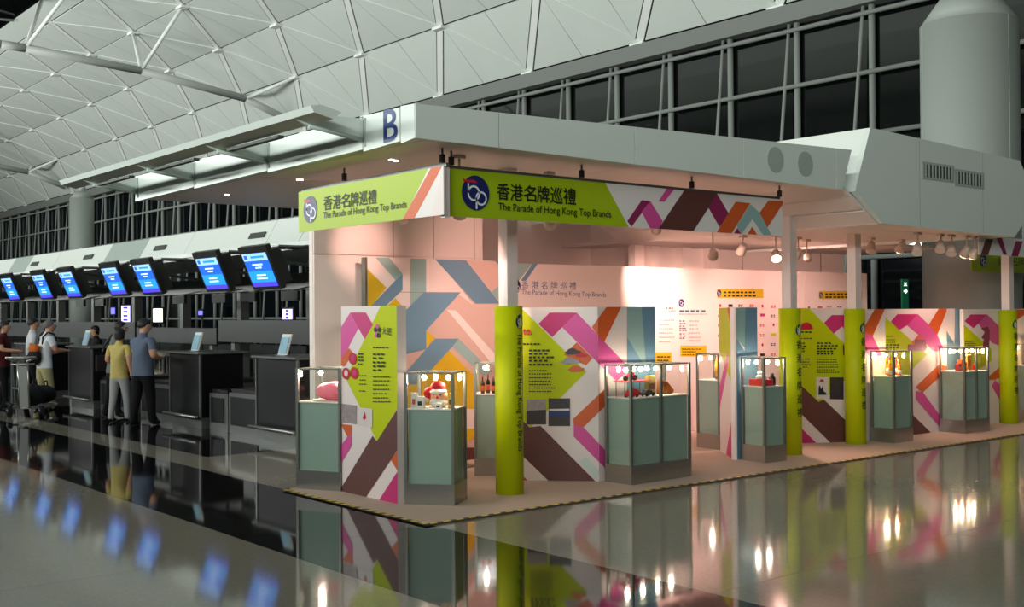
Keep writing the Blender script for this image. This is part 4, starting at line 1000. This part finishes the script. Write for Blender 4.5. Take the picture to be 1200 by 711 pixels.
M_card = mat('leaflet_card', (120, 168, 186), .5, var=.25, scale=14)
M_card2 = mat('leaflet_white', (206, 208, 200), .5)
def leaflet(y, label):
    t = thing('brochure_holder', label, 'brochure holder', (2.1, y, 1.186)); z = 1.186
    MB().prism([(2.05, y-.14, z), (2.05, y+.14, z), (2.25, y+.14, z), (2.25, y-.14, z)], (0, 0, .012)).build('holder_foot', M_metal, t)
    MB().prism([(2.08, y-.13, z+.013), (2.08, y+.13, z+.013), (2.16, y+.13, z+.30), (2.16, y-.13, z+.30)], (.02, 0, 0)).build('holder_back', M_card2, t)
    MB().prism([(2.074, y-.11, z+.03), (2.074, y+.11, z+.03), (2.136, y+.11, z+.26), (2.136, y-.11, z+.26)], (.005, 0, 0)).build('leaflet', M_card, t)
leaflet(onx(332, 400, 2.1).y, 'leaflet holder standing on the counter nearest the white wall panel'); leaflet(onx(229, 400, 2.1).y, 'leaflet holder on the counter beside the man in blue'); leaflet(14.55, 'leaflet holder on the counter behind the trolley')
# check-in canopy band
cb_ = thing('check_in_canopy', 'long white bulkhead running above the check-in counters and monitors', 'canopy', (3.0, 20, 2.86))
BX = 3.0; ysb = [5.75]
for px in (350, 310, 215, 162, 120, 60, 28, 8): ysb.append(onx(px, 290, BX).y)
ysb += [26, 34, 42]; ysb = sorted(ysb)
for i, (a, b) in enumerate(zip(ysb, ysb[1:])):
    g = abs(a-onx(162, 290, BX).y) < .01 or abs(a-onx(28, 290, BX).y) < .01
    MB().prism([(BX, a+.008, 2.87), (BX+.06, a+.008, 2.87), (BX+.30, a+.008, 3.29), (BX+.24, a+.008, 3.29)], (0, b-a-.016, 0)).build('band_panel', M_grey if g else M_cream, cb_)
MB().box((BX-.05, 5.75, 2.80), (BX+.06, 42, 2.865)).build('lower_rail', M_cream, cb_)
MB().box((BX-.02, 5.75, 2.755), (BX+.04, 42, 2.799)).build('recess_rail', M_metal, cb_)
MB().box((BX+.10, 5.75, 2.84), (BX+3.4, 42, 2.90)).build('soffit', M_cream, cb_)
MB().box((BX+.31, 5.75, 3.24), (BX+3.4, 42, 3.29)).build('band_top', M_cream, cb_)
MB().box((BX+2.2, 5.75, 2.25), (BX+2.6, 42, 2.56)).build('services_beam', M_metal, cb_)
for y in range(7, 41, 3): 
    MB().prism([(BX+.1, y, 2.80), (BX+2.2, y, 2.50), (BX+2.2, y, 2.56), (BX+.1, y, 2.838)], (0, .05, 0)).build('soffit_rib', M_grey, cb_)
    MB().box((BX+2.3, y+1.4, 0), (BX+2.5, y+1.58, 2.249)).build('post', M_metal, cb_)
for px, py in ((302, 267), (188, 283), (104, 295), (41, 304)):
    p = onx(px, py, BX+.10); s = .27
    MB().prism([(BX+.075, p.y-s, 3.01), (BX+.125, p.y-s, 3.10), (BX+.125, p.y+s, 3.10), (BX+.075, p.y+s, 3.01)], (-.02, 0, .008)).build('air_slot', M_slot, cb_)
# monitors
M_s1 = mat('screen_pale', (150, 190, 235), .4, emit=.9); M_s2 = mat('screen_blue', (26, 92, 214), .4, emit=.9); M_s3 = mat('screen_cyan', (30, 140, 214), .4, emit=.9); M_s4 = mat('screen_violet', (70, 60, 220), .4, emit=.9)
M_s5 = mat('screen_text', (214, 232, 255), .4, emit=1.0)
def monitor(y, label):
    t = thing('hanging_monitor', label, 'monitor', (2.45, y, 2.1), 'check-in monitors')
    tilt = math.radians(23); R = Matrix.Translation((2.34, y, 2.425)) @ Matrix.Rotation(-tilt, 4, 'Y') @ Matrix.Diagonal((.8, .80, .88, 1))
    def bx(lo, hi): return MB().box(lo, hi, M=R)
    bx((0, -.56, -.36), (.10, .56, .42)).build('monitor_case', M_plast, t)
    bx((.101, -.50, -.30), (.30, .46, .30)).build('back_housing', M_dmetal, t)
    sc = bx((-.006, -.48, -.30), (-.0005, .48, .30)).build('screen', M_s2, t)
    bx((-.009, -.48, .17), (-.0065, .48, .30)).build('header_bar', M_s1, sc)
    bx((-.009, -.48, -.22), (-.0065, .48, -.02)).build('middle_bar', M_s3, sc); bx((-.009, -.48, -.30), (-.0065, .48, -.225)).build('footer_bar', M_s4, sc)
    for i, (u0, u1, z) in enumerate(((-.2, .2, .10), (-.12, .12, .045), (-.18, .18, -.09), (-.2, .22, -.15))):
        bx((-.012, u0, z-.012), (-.0095, u1, z+.012)).build('screen_text', M_s5, sc)
    bx((-.012, -.36, .215), (-.0095, .16, .255)).build('screen_text', M_s3, sc); bx((-.012, .30, .20), (-.0095, .42, .27)).build('screen_text', M_s2, sc)
    for s in (-.25, .25): MB().box((2.50, y+s-.02, 2.62), (2.54, y+s+.02, 2.764)).build('drop_bracket', M_metal, t)
    MB().box((2.48, y-.32, 2.765), (BX-.021, y+.32, 2.79)).build('bracket_arm', M_metal, t)
for px, lab in ((306, 'blue check-in monitor hanging closest to the white wall panel'), (249.5, 'blue check-in monitor hanging over the man in blue\'s counter'), (173, 'blue check-in monitor of the middle pair, next to the grey band panel'), (134.5, 'blue check-in monitor of the middle pair, over the yellow shirt'),
                (83, 'blue check-in monitor under the round column'), (50.5, 'blue check-in monitor over the backpacker'), (13, 'far blue check-in monitor at the end of the row')):
    monitor(onx(px, 318, 2.36).y, lab)
# back partition with lockers, dark screens and far lit signs
t = thing('back_partition', 'grey metal partition band on posts behind the check-in counters', 'partition', (4.3, 15, 0))
for y0, y1, z0, z1 in ((8.6, 13.1, 1.24, 1.66), (13.2, 17.4, 1.18, 1.50), (17.5, 24, 1.22, 1.62), (24.1, 36, 1.2, 1.6)):
    MB().box((4.2, y0, z0), (4.5, y1, z1)).build('partition_panel', M_dmetal, t)
    for y in (y0+.4, y1-.5): MB().box((4.3, y, 0), (4.42, y+.14, z0-.001)).build('partition_post', M_metal, t)
for i, px in enumerate((341, 292, 258, 211, 118, 95)):
    p = onx(px, 343, 4.7); t = thing('small_screen', 'small dark screen hanging from the services beam behind the counters', 'screen', p, 'dark screens on the services beam')
    MB().box((4.66, p.y-.32, 2.02), (4.72, p.y+.32, 2.2)).build('screen_case', M_plast, t); MB().box((4.655, p.y-.28, 2.04), (4.659, p.y+.28, 2.18)).build('screen_face', M_slot, t); MB().cyl((4.69, p.y, 2.2), (5.19, p.y, 2.30), .015, n=6).build('screen_arm', M_metal, t)
M_lit1 = mat('lit_sign_violet', (190, 180, 255), .5, emit=2.2); M_lit2 = mat('lit_sign_cream', (255, 246, 214), .5, emit=2.4); M_lit3 = mat('lit_sign_blue', (110, 110, 235), .5, emit=1.4)
def litsign(x0, y0, x1, y1, m, label, bars=0):
    p, q = onx(x0, y1, 17.5), onx(x1, y0, 17.5); t = thing('illuminated_sign', label, 'sign', (17.5, (p.y+q.y)/2, 0))
    MB().box((17.56, q.y-.08, p.z-.08), (17.7, p.y+.08, q.z+.08)).build('sign_box', M_plast, t)
    MB().box((17.54, q.y, p.z), (17.559, p.y, q.z)).build('sign_face', m, t)
    MB().cyl((17.63, (p.y+q.y)/2, 0), (17.63, (p.y+q.y)/2, p.z-.08), .04, n=8).build('sign_post', M_metal, t)
    for i in range(bars):
        z = p.z+(q.z-p.z)*(i+.5)/bars; MB().box((17.53, q.y+.3, z-.05), (17.539, p.y-.3, z+.05)).build('sign_bar', M_s4, t)
litsign(141.5, 358, 151, 377, M_lit1, 'tall violet illuminated sign with stacked white bars beyond the counters', 4)
litsign(178.5, 361.5, 189, 377, M_lit2, 'cream white illuminated sign beyond the counters behind the man in blue')
litsign(129, 360.5, 133.5, 368, M_lit3, 'small violet illuminated sign beside the tall barred one')
litsign(330, 362, 341, 374, M_lit1, 'small illuminated sign seen past the nearest counter', 3)
litsign(231.5, 364, 236, 369, M_lit3, 'tiny blue illuminated sign seen between mullions beyond the counters')
# green exit sign far beyond the white wall
p = atd(1061, 336, 26); t = thing('exit_sign', 'green hanging direction sign with white mark and arrow in the dark hall', 'sign', p)
u = Vector((_r.x, _r.y, 0)).normalized(); s = 26/FPX; nn = -Vector((_f.x, _f.y, 0)).normalized()
MB().prism([p+u*(-3.6*s)+Vector((0, 0, 9*s)), p+u*(3.6*s)+Vector((0, 0, 9*s)), p+u*(3.6*s)-Vector((0, 0, 28*s)), p+u*(-3.6*s)-Vector((0, 0, 28*s))], -nn*.1).build('sign_box', mat('exit_green', (10, 90, 60), .4, emit=.25), t)
for y0, y1, pts in ((0, 0, [(-2, 5), (-.5, 3), (-2, 1), (-1, 1), (0, 2.2), (1, 1), (2, 1), (.5, 3), (2, 5), (1, 5), (0, 3.8), (-1, 5)]), (0, 0, [(-2, -4), (.2, -4), (.2, -2), (2.4, -5), (.2, -8), (.2, -6), (-2, -6)])):
    MB().prism([p+u*(a*s)+Vector((0, 0, b*s))+nn*.002 for a, b in pts], nn*.004).build('sign_mark', mat('exit_white', (235, 255, 220), .4, emit=2.5), t)
MB().cyl(Vector((p.x, p.y, 0))-nn*.05, p-Vector((0, 0, 28*s))-nn*.05, .05, n=8).build('sign_post', M_metal, t)

# ------------------------------------------------------------------ people
SKIN = mat('skin', (186, 138, 108), .6); HAIR = mat('black_hair', (22, 18, 16), .6); GHAIR = mat('grey_hair', (96, 92, 88), .7)
SHOE = mat('dark_shoe', (20, 18, 18), .5)
def cloth(name, rgb, var=.12, scale=30): return mat(name, rgb, .85, var=var, scale=scale, bump=.15, spec=.2)
def person(foot, H, face, label, shirt, pants, hair=HAIR, sleeve='short', arms=('down', 'down'), headp=0., lean=0., step=.06, turn=0., build=1.0, long_hair=False):
    """foot: ground point; face: heading angle of the body; arms: pose of left and right arm; one continuous skinned body"""
    F = Vector((math.cos(face), math.sin(face), 0)); Rr = Vector((F.y, -F.x, 0)); O = Vector((foot[0], foot[1], 0))
    t = thing('person', label, 'person', O)
    def L(r, f, z):                     # right, forward, up in body heights; lean tips the trunk forward above the hips
        if z > .5: f = f + math.sin(lean)*(z-.5); z = .5+(z-.5)*math.cos(lean)
        return O + (Rr*r + F*f + Vector((0, 0, z)))*H
    bm = bmesh.new(); sk = bm.verts.layers.skin.verify(); bones = []; V = {}
    def vert(n, p, rx, ry=None):
        v = bm.verts.new(p); v[sk].radius = (rx*H*build, (ry or rx)*H*build); V[n] = v; return v
    def bone(a, b, m): bm.edges.new((V[a], V[b])); bones.append((V[a].co.copy(), V[b].co.copy(), m, (V[a][sk].radius[0]+V[b][sk].radius[0])/2))
    MS = {'skin': 0, 'shirt': 1, 'pants': 2, 'shoe': 3}
    vert('pelvis', L(0, 0, .52), .078, .062); V['pelvis'][sk].use_root = True
    vert('waist', L(0, 0, .60), .078, .060); vert('chest', L(0, .005, .72), .090, .066); vert('neckb', L(0, 0, .815), .058, .046)
    vert('neck', L(0, .006, .855), .031)
    hp = math.sin(headp)
    vert('jaw', L(0, .018+.02*hp, .885), .040, .042); vert('skull', L(0, .012+.05*hp, .925-.008*hp), .050, .058); vert('crown', L(0, .0+.08*hp, .962-.02*hp), .040, .046)
    for a, b, m in (('pelvis', 'waist', 'shirt'), ('waist', 'chest', 'shirt'), ('chest', 'neckb', 'shirt'), ('neckb', 'neck', 'skin'), ('neck', 'jaw', 'skin'), ('jaw', 'skull', 'skin'), ('skull', 'crown', 'skin')): bone(a, b, m)
    for s, n, pose in ((-1, 'l', arms[0]), (1, 'r', arms[1])):
        sh = (s*.108, 0, .80)
        if pose == 'down': el, wr, hd = (s*.135, -.02, .645), (s*.14, .02, .50), (s*.138, .04, .455)
        elif pose == 'counter': el, wr, hd = (s*.135, .05, .665), (s*.09, .17, .655), (s*.075, .22, .655)
        elif pose == 'bent': el, wr, hd = (s*.14, -.01, .65), (s*.10, .12, .62), (s*.08, .165, .63)
        elif pose == 'push': el, wr, hd = (s*.15, .05, .66), (s*.12, .19, .60), (s*.11, .235, .595)
        elif pose == 'back': el, wr, hd = (s*.14, -.06, .655), (s*.12, -.04, .51), (s*.115, -.02, .465)
        vert('sh'+n, L(*sh), .043, .040); vert('el'+n, L(*el), .029, .027); vert('wr'+n, L(*wr), .019, .016); vert('hd'+n, L(*hd), .020, .012)
        bone('chest', 'sh'+n, 'shirt'); 
        if sleeve == 'short':
            m = tuple((a+b)/2 for a, b in zip(sh, el)); vert('mid'+n, L(*m), .037, .034); bone('sh'+n, 'mid'+n, 'shirt'); bone('mid'+n, 'el'+n, 'skin'); bone('el'+n, 'wr'+n, 'skin')
        else: bone('sh'+n, 'el'+n, 'shirt'); bone('el'+n, 'wr'+n, 'shirt')
        bone('wr'+n, 'hd'+n, 'skin')
        # fingers: four of unequal length and a thumb
        d = Vector(L(*hd))-Vector(L(*wr)); d.normalize(); side = Rr if pose in ('down', 'back') else Rr
        acr = F if pose in ('down', 'back') else Rr
        for k, (o, ln) in enumerate(((-.016, .030), (-.005, .036), (.006, .034), (.016, .026))):
            b0 = Vector(L(*hd))+acr*o*H; vert('f%s%d' % (n, k), b0+d*ln*.55*H, .0062); vert('g%s%d' % (n, k), b0+d*ln*H-Vector((0, 0, .006*H if pose not in ('down', 'back') else 0))+(F*.006*H if pose in ('down', 'back') else Vector()), .0050)
            bone('hd'+n, 'f%s%d' % (n, k), 'skin'); bone('f%s%d' % (n, k), 'g%s%d' % (n, k), 'skin')
        b0 = Vector(L(*wr)).lerp(Vector(L(*hd)), .5); vert('th'+n, b0+acr*(.026*(1 if pose in ('down', 'back') else -s))*H+d*.018*H, .0062); bone('wr'+n, 'th'+n, 'skin')
    for s, n in ((-1, 'l'), (1, 'r')):
        st = step*s
        vert('hip'+n, L(s*.052, 0, .475), .062, .060); vert('kn'+n, L(s*.058, .012+st*.5, .275), .043, .042); vert('an'+n, L(s*.060, st-.01, .055), .027, .028); vert('toe'+n, L(s*.072, st+.085, .022), .026, .020); vert('heel'+n, L(s*.06, st-.022, .024), .024, .022)
        bone('pelvis', 'hip'+n, 'pants'); bone('hip'+n, 'kn'+n, 'pants'); bone('kn'+n, 'an'+n, 'pants'); bone('an'+n, 'toe'+n, 'shoe'); bone('an'+n, 'heel'+n, 'shoe')
    me = bpy.data.meshes.new('body'); bm.to_mesh(me); bm.free(); hem = .468*H
    o = bpy.data.objects.new('body', me); COL.objects.link(o)
    o.modifiers.new('s', 'SKIN'); ss = o.modifiers.new('d', 'SUBSURF'); ss.levels = 2; ss.render_levels = 2
    dg = bpy.context.evaluated_depsgraph_get(); ev = bpy.data.meshes.new_from_object(o.evaluated_get(dg)); bpy.data.objects.remove(o)
    b2 = bmesh.new(); b2.from_mesh(ev); bmesh.ops.bisect_plane(b2, geom=b2.verts[:]+b2.edges[:]+b2.faces[:], plane_co=(0, 0, hem), plane_no=(0, 0, 1)); b2.to_mesh(ev); b2.free()
    mb = MB(); zmin = min(v.co.z for v in ev.vertices); mb.v = [v.co - Vector((0, 0, zmin-.001)) for v in ev.vertices]
    shw = .53*H
    for p in ev.polygons:
        c = p.center; best = None
        for a, b, m, rad in bones:
            ab = b-a; q = a+ab*max(0, min(1, (c-a).dot(ab)/max(1e-9, ab.length_squared))); dd = (c-q).length/rad
            if best is None or dd < best[0]: best = (dd, m)
        m = best[1]
        if m == 'pants' and c.z > hem: m = 'shirt'
        if m == 'shirt' and c.z < hem: m = 'pants'
        mb.f.append(tuple(p.vertices)); mb.m.append(MS[m]); mb.sm.append(True)
    mb.build('body', [SKIN, shirt, pants, SHOE], t)
    # hair, ears, eyes, nose
    hf = F if not turn else (Matrix.Rotation(turn, 3, 'Z') @ F); hr = Vector((hf.y, -hf.x, 0))
    hc = L(0, .006+.05*hp, .928-.010*hp); fw = hf; dn = Vector((0, 0, 1))
    M3 = Matrix((hr, fw, dn)).transposed()
    hm = MB(); n, kk = 18, 10; vs = []
    for j in range(kk+1):
        for i in range(n):
            an = 2*math.pi*i/n; fr = max(0, math.sin(an)); bk = max(0, -math.sin(an)); tt = math.pi*(.60+.10*bk-.25*fr**.5)*j/kk
            r = Vector((.051*math.sin(tt)*math.cos(an), .060*math.sin(tt)*math.sin(an), .056*math.cos(tt)+.006))*H*1.06
            if long_hair and math.sin(an) < .4 and j >= kk-1: r.z -= .02*H*(j-kk+2)
            r *= 1+.035*math.sin(5*an+j*1.7)*math.sin(j*.9)-.04*(j/kk)**3
            vs.append(hc+M3 @ (r+Vector((0, -.008*H, .0))))
    hm.add(vs, [(j*n+i, j*n+(i+1) % n, (j+1)*n+(i+1) % n, (j+1)*n+i) for j in range(kk) for i in range(n)], 0, True); hm.build('hair', hair, t)
    for s in (-1, 1):
        MB().ball(hc+M3 @ (Vector((s*.047, .0, -.012))*H), (.008*H, .008*H, .016*H), n=8, k=6).build('ear', SKIN, t)
        MB().ball(hc+M3 @ (Vector((s*.020, .058, -.006))*H), .0062*H, n=8, k=5).build('eye', M_plast, t)
    MB().cyl(hc+M3 @ (Vector((0, .057, -.004))*H), hc+M3 @ (Vector((0, .068, -.022))*H), .004*H, .009*H, n=8).build('nose', SKIN, t)
    MB().ball(hc+M3 @ (Vector((0, .055, -.037))*H), (.014*H, .006*H, .004*H), n=8, k=5).build('mouth', mat('lips', (150, 84, 76), .6), t)
    return L
J = cloth('black_trousers', (18, 18, 22)); 
GSH = cloth('grey_shirt', (104, 110, 106)); YSH = cloth('yellow_shirt', (192, 176, 104), .18, 24); BSH = cloth('blue_grey_shirt', (92, 104, 122)); WSH = cloth('white_shirt', (214, 218, 220), .05)
KH = cloth('khaki_trousers', (170, 162, 118)); LG = cloth('pale_grey_trousers', (158, 160, 158)); RSH = cloth('dark_red_shirt', (74, 24, 26)); DSH = cloth('dark_uniform', (24, 24, 30))
def gp(px, py): p = onz(px, py); return (p.x, p.y)
PA = math.radians
person((1.50, 10.05), 1.74, PA(25), 'person in a blue-grey shirt and black trousers leaning at the counter edge', BSH, J, arms=('counter', 'bent'), headp=.5, build=1.12, turn=-.5)
person((1.45, 10.95), 1.58, PA(35), 'person in a yellow shirt and pale grey trousers seen from behind', YSH, LG, arms=('bent', 'down'), headp=.3, long_hair=True, build=1.0)
person((1.62, 11.75), 1.70, PA(-15), 'person in a grey shirt and black trousers with a shoulder strap', GSH, J, arms=('bent', 'counter'), headp=.7, lean=.12)
bpf = gp(52, 480)
LB = person(bpf, 1.72, PA(5), 'person in a white shirt and khaki trousers wearing an orange-topped backpack', WSH, KH, GHAIR, arms=('bent', 'counter'), headp=.3, lean=.10, build=1.12)
bp2 = gp(38, 473)
person(bp2, 1.76, PA(-10), 'person in a white shirt standing beyond the backpacker', WSH, J, arms=('bent', 'down'), headp=.2)
person(gp(4, 476), 1.70, PA(-40), 'person in a dark red shirt at the edge of the row', RSH, J, arms=('bent', 'counter'), headp=.3)
person((3.1, onx(113, 390, 3.1).y), 1.58, PA(180), 'seated-height clerk with black hair behind the low baggage belt', DSH, J, arms=('counter', 'counter'), headp=.4, long_hair=True)
# backpack
t = thing('backpack', 'dark backpack with an orange top worn over a white shirt', 'backpack', LB(0, -.12, .55))
ORB = cloth('orange_fabric', (186, 96, 34)); BKB = cloth('dark_fabric', (34, 26, 28))
def sup(c, rx, ry, rz, name, m, ang=PA(5)):
    MB().ball(c, (ry, rx, rz), n=16, k=10, M=Matrix.Rotation(ang, 3, 'Z')).build(name, m, t)
sup(LB(.0, -.115, .585), .19, .11, .16, 'pack_body', BKB); sup(LB(.0, -.125, .67), .17, .09, .10, 'pack_top', ORB); sup(LB(0, -.18, .555), .13, .06, .09, 'front_pocket', BKB)
for s in (-1, 1):
    MB().tube([LB(s*.05, -.06, .72), LB(s*.06, -.068, .80), LB(s*.065, -.02, .852), LB(s*.065, .05, .83), LB(s*.075, .085, .75)], .018, 6).build('shoulder_strap', M_plast, t)
t = thing('shoulder_bag', 'pale cloth bag hanging at the side of the backpacker', 'bag', LB(-.17, -.05, .5))
MB().prism([LB(-.19, -.06, .52), LB(-.19, .05, .52), LB(-.18, .03, .66), LB(-.18, -.03, .66)], LB(-.14, 0, .5)-LB(-.19, 0, .5)).build('bag_body', WSH, t, bevel=.01)
MB().tube([LB(-.165, 0, .66), LB(-.12, -.01, .8)], .008, 6).build('bag_strap', WSH, t)
t = thing('shoulder_strap_bag', 'dark satchel slung on the person in grey', 'bag', (1.5, 11.9, .8))
MB().box((1.40, 11.875, .80), (1.68, 11.965, 1.08)).build('satchel_body', BKB, t, bevel=.02); MB().tube([(1.5, 11.92, 1.08), (1.55, 11.91, 1.25), (1.66, 11.86, 1.44)], .012, 6).build('satchel_strap', M_plast, t)

# ------------------------------------------------------------------ luggage trolley with bags
o0 = Vector((*gp(29, 489), 0)); e0 = Vector((*gp(84, 474), 0)); U = (e0-o0).normalized(); Vv = Vector((-U.y, U.x, 0)); TL = 1.35
t = thing('luggage_trolley', 'grey luggage trolley loaded with dark bags on the black floor', 'trolley', o0+U*.6)
def tp_(a, b, z): return o0+U*a+Vv*b+Vector((0, 0, z))
for b in (-.27, .27):
    MB().tube([tp_(0, b, .16), tp_(TL*.8, b*.8, .13), tp_(TL, b*.5, .13)], .022, 8).build('base_rail', M_steel, t)
    MB().cyl(tp_(.05, b-.025, .10), tp_(.05, b+.025, .10), .10, n=16).build('rear_wheel', M_plast, t)
    MB().tube([tp_(.0, b*.3, .16), tp_(-.10, b*.3, .98)], .018, 8).build('upright_tube', M_steel, t)
MB().cyl(tp_(TL*.93, -.02, .075), tp_(TL*.93, .02, .075), .075, n=14).build('front_wheel', M_plast, t)
MB().tube([tp_(TL, -.13, .13), tp_(TL+.04, 0, .13), tp_(TL, .13, .13)], .02, 8).build('bumper', M_steel, t)
MB().prism([tp_(.0, -.07, .2), tp_(.0, .07, .2), tp_(-.085, .07, .9), tp_(-.085, -.07, .9)], U*-.025).build('back_panel', mat('trolley_panel', (150, 154, 150), .4), t)
for k in range(5): MB().tube([tp_(.1+k*.25, -.24+.02*k, .15), tp_(.1+k*.25, .24-.02*k, .15)], .01, 6).build('deck_bar', M_steel, t)
MB().tube([tp_(-.10, -.082, .98), tp_(-.20, -.25, 1.05), tp_(-.20, .25, 1.05), tp_(-.10, .082, .98)], .022, 8).build('handle', M_steel, t)
MB().tube([tp_(-.09, -.2, .93), tp_(-.09, .2, .93)], .016, 8).build('cross_bar', M_steel, t)
BK = mat('black_cloth', (20, 20, 24), .8)
for a, rx, rz, lab in ((.38, .30, .20, 'dark holdall on the trolley next to its upright panel'), (.99, .28, .17, 'dark holdall at the front of the trolley')):
    t = thing('holdall', lab, 'bag', tp_(a, 0, .165))
    MB().ball(tp_(a, 0, .165+rz), (rx, .24, rz), n=18, k=10, M=Matrix.Rotation(math.atan2(U.y, U.x), 3, 'Z')).build('bag_body', BK, t)
    MB().tube([tp_(a-.12, -.05, .165+2*rz-.03), tp_(a-.08, -.05, .165+2*rz+.07), tp_(a+.08, -.05, .165+2*rz+.07), tp_(a+.12, -.05, .165+2*rz-.03)], .013, 6).build('bag_handle', M_plast, t)
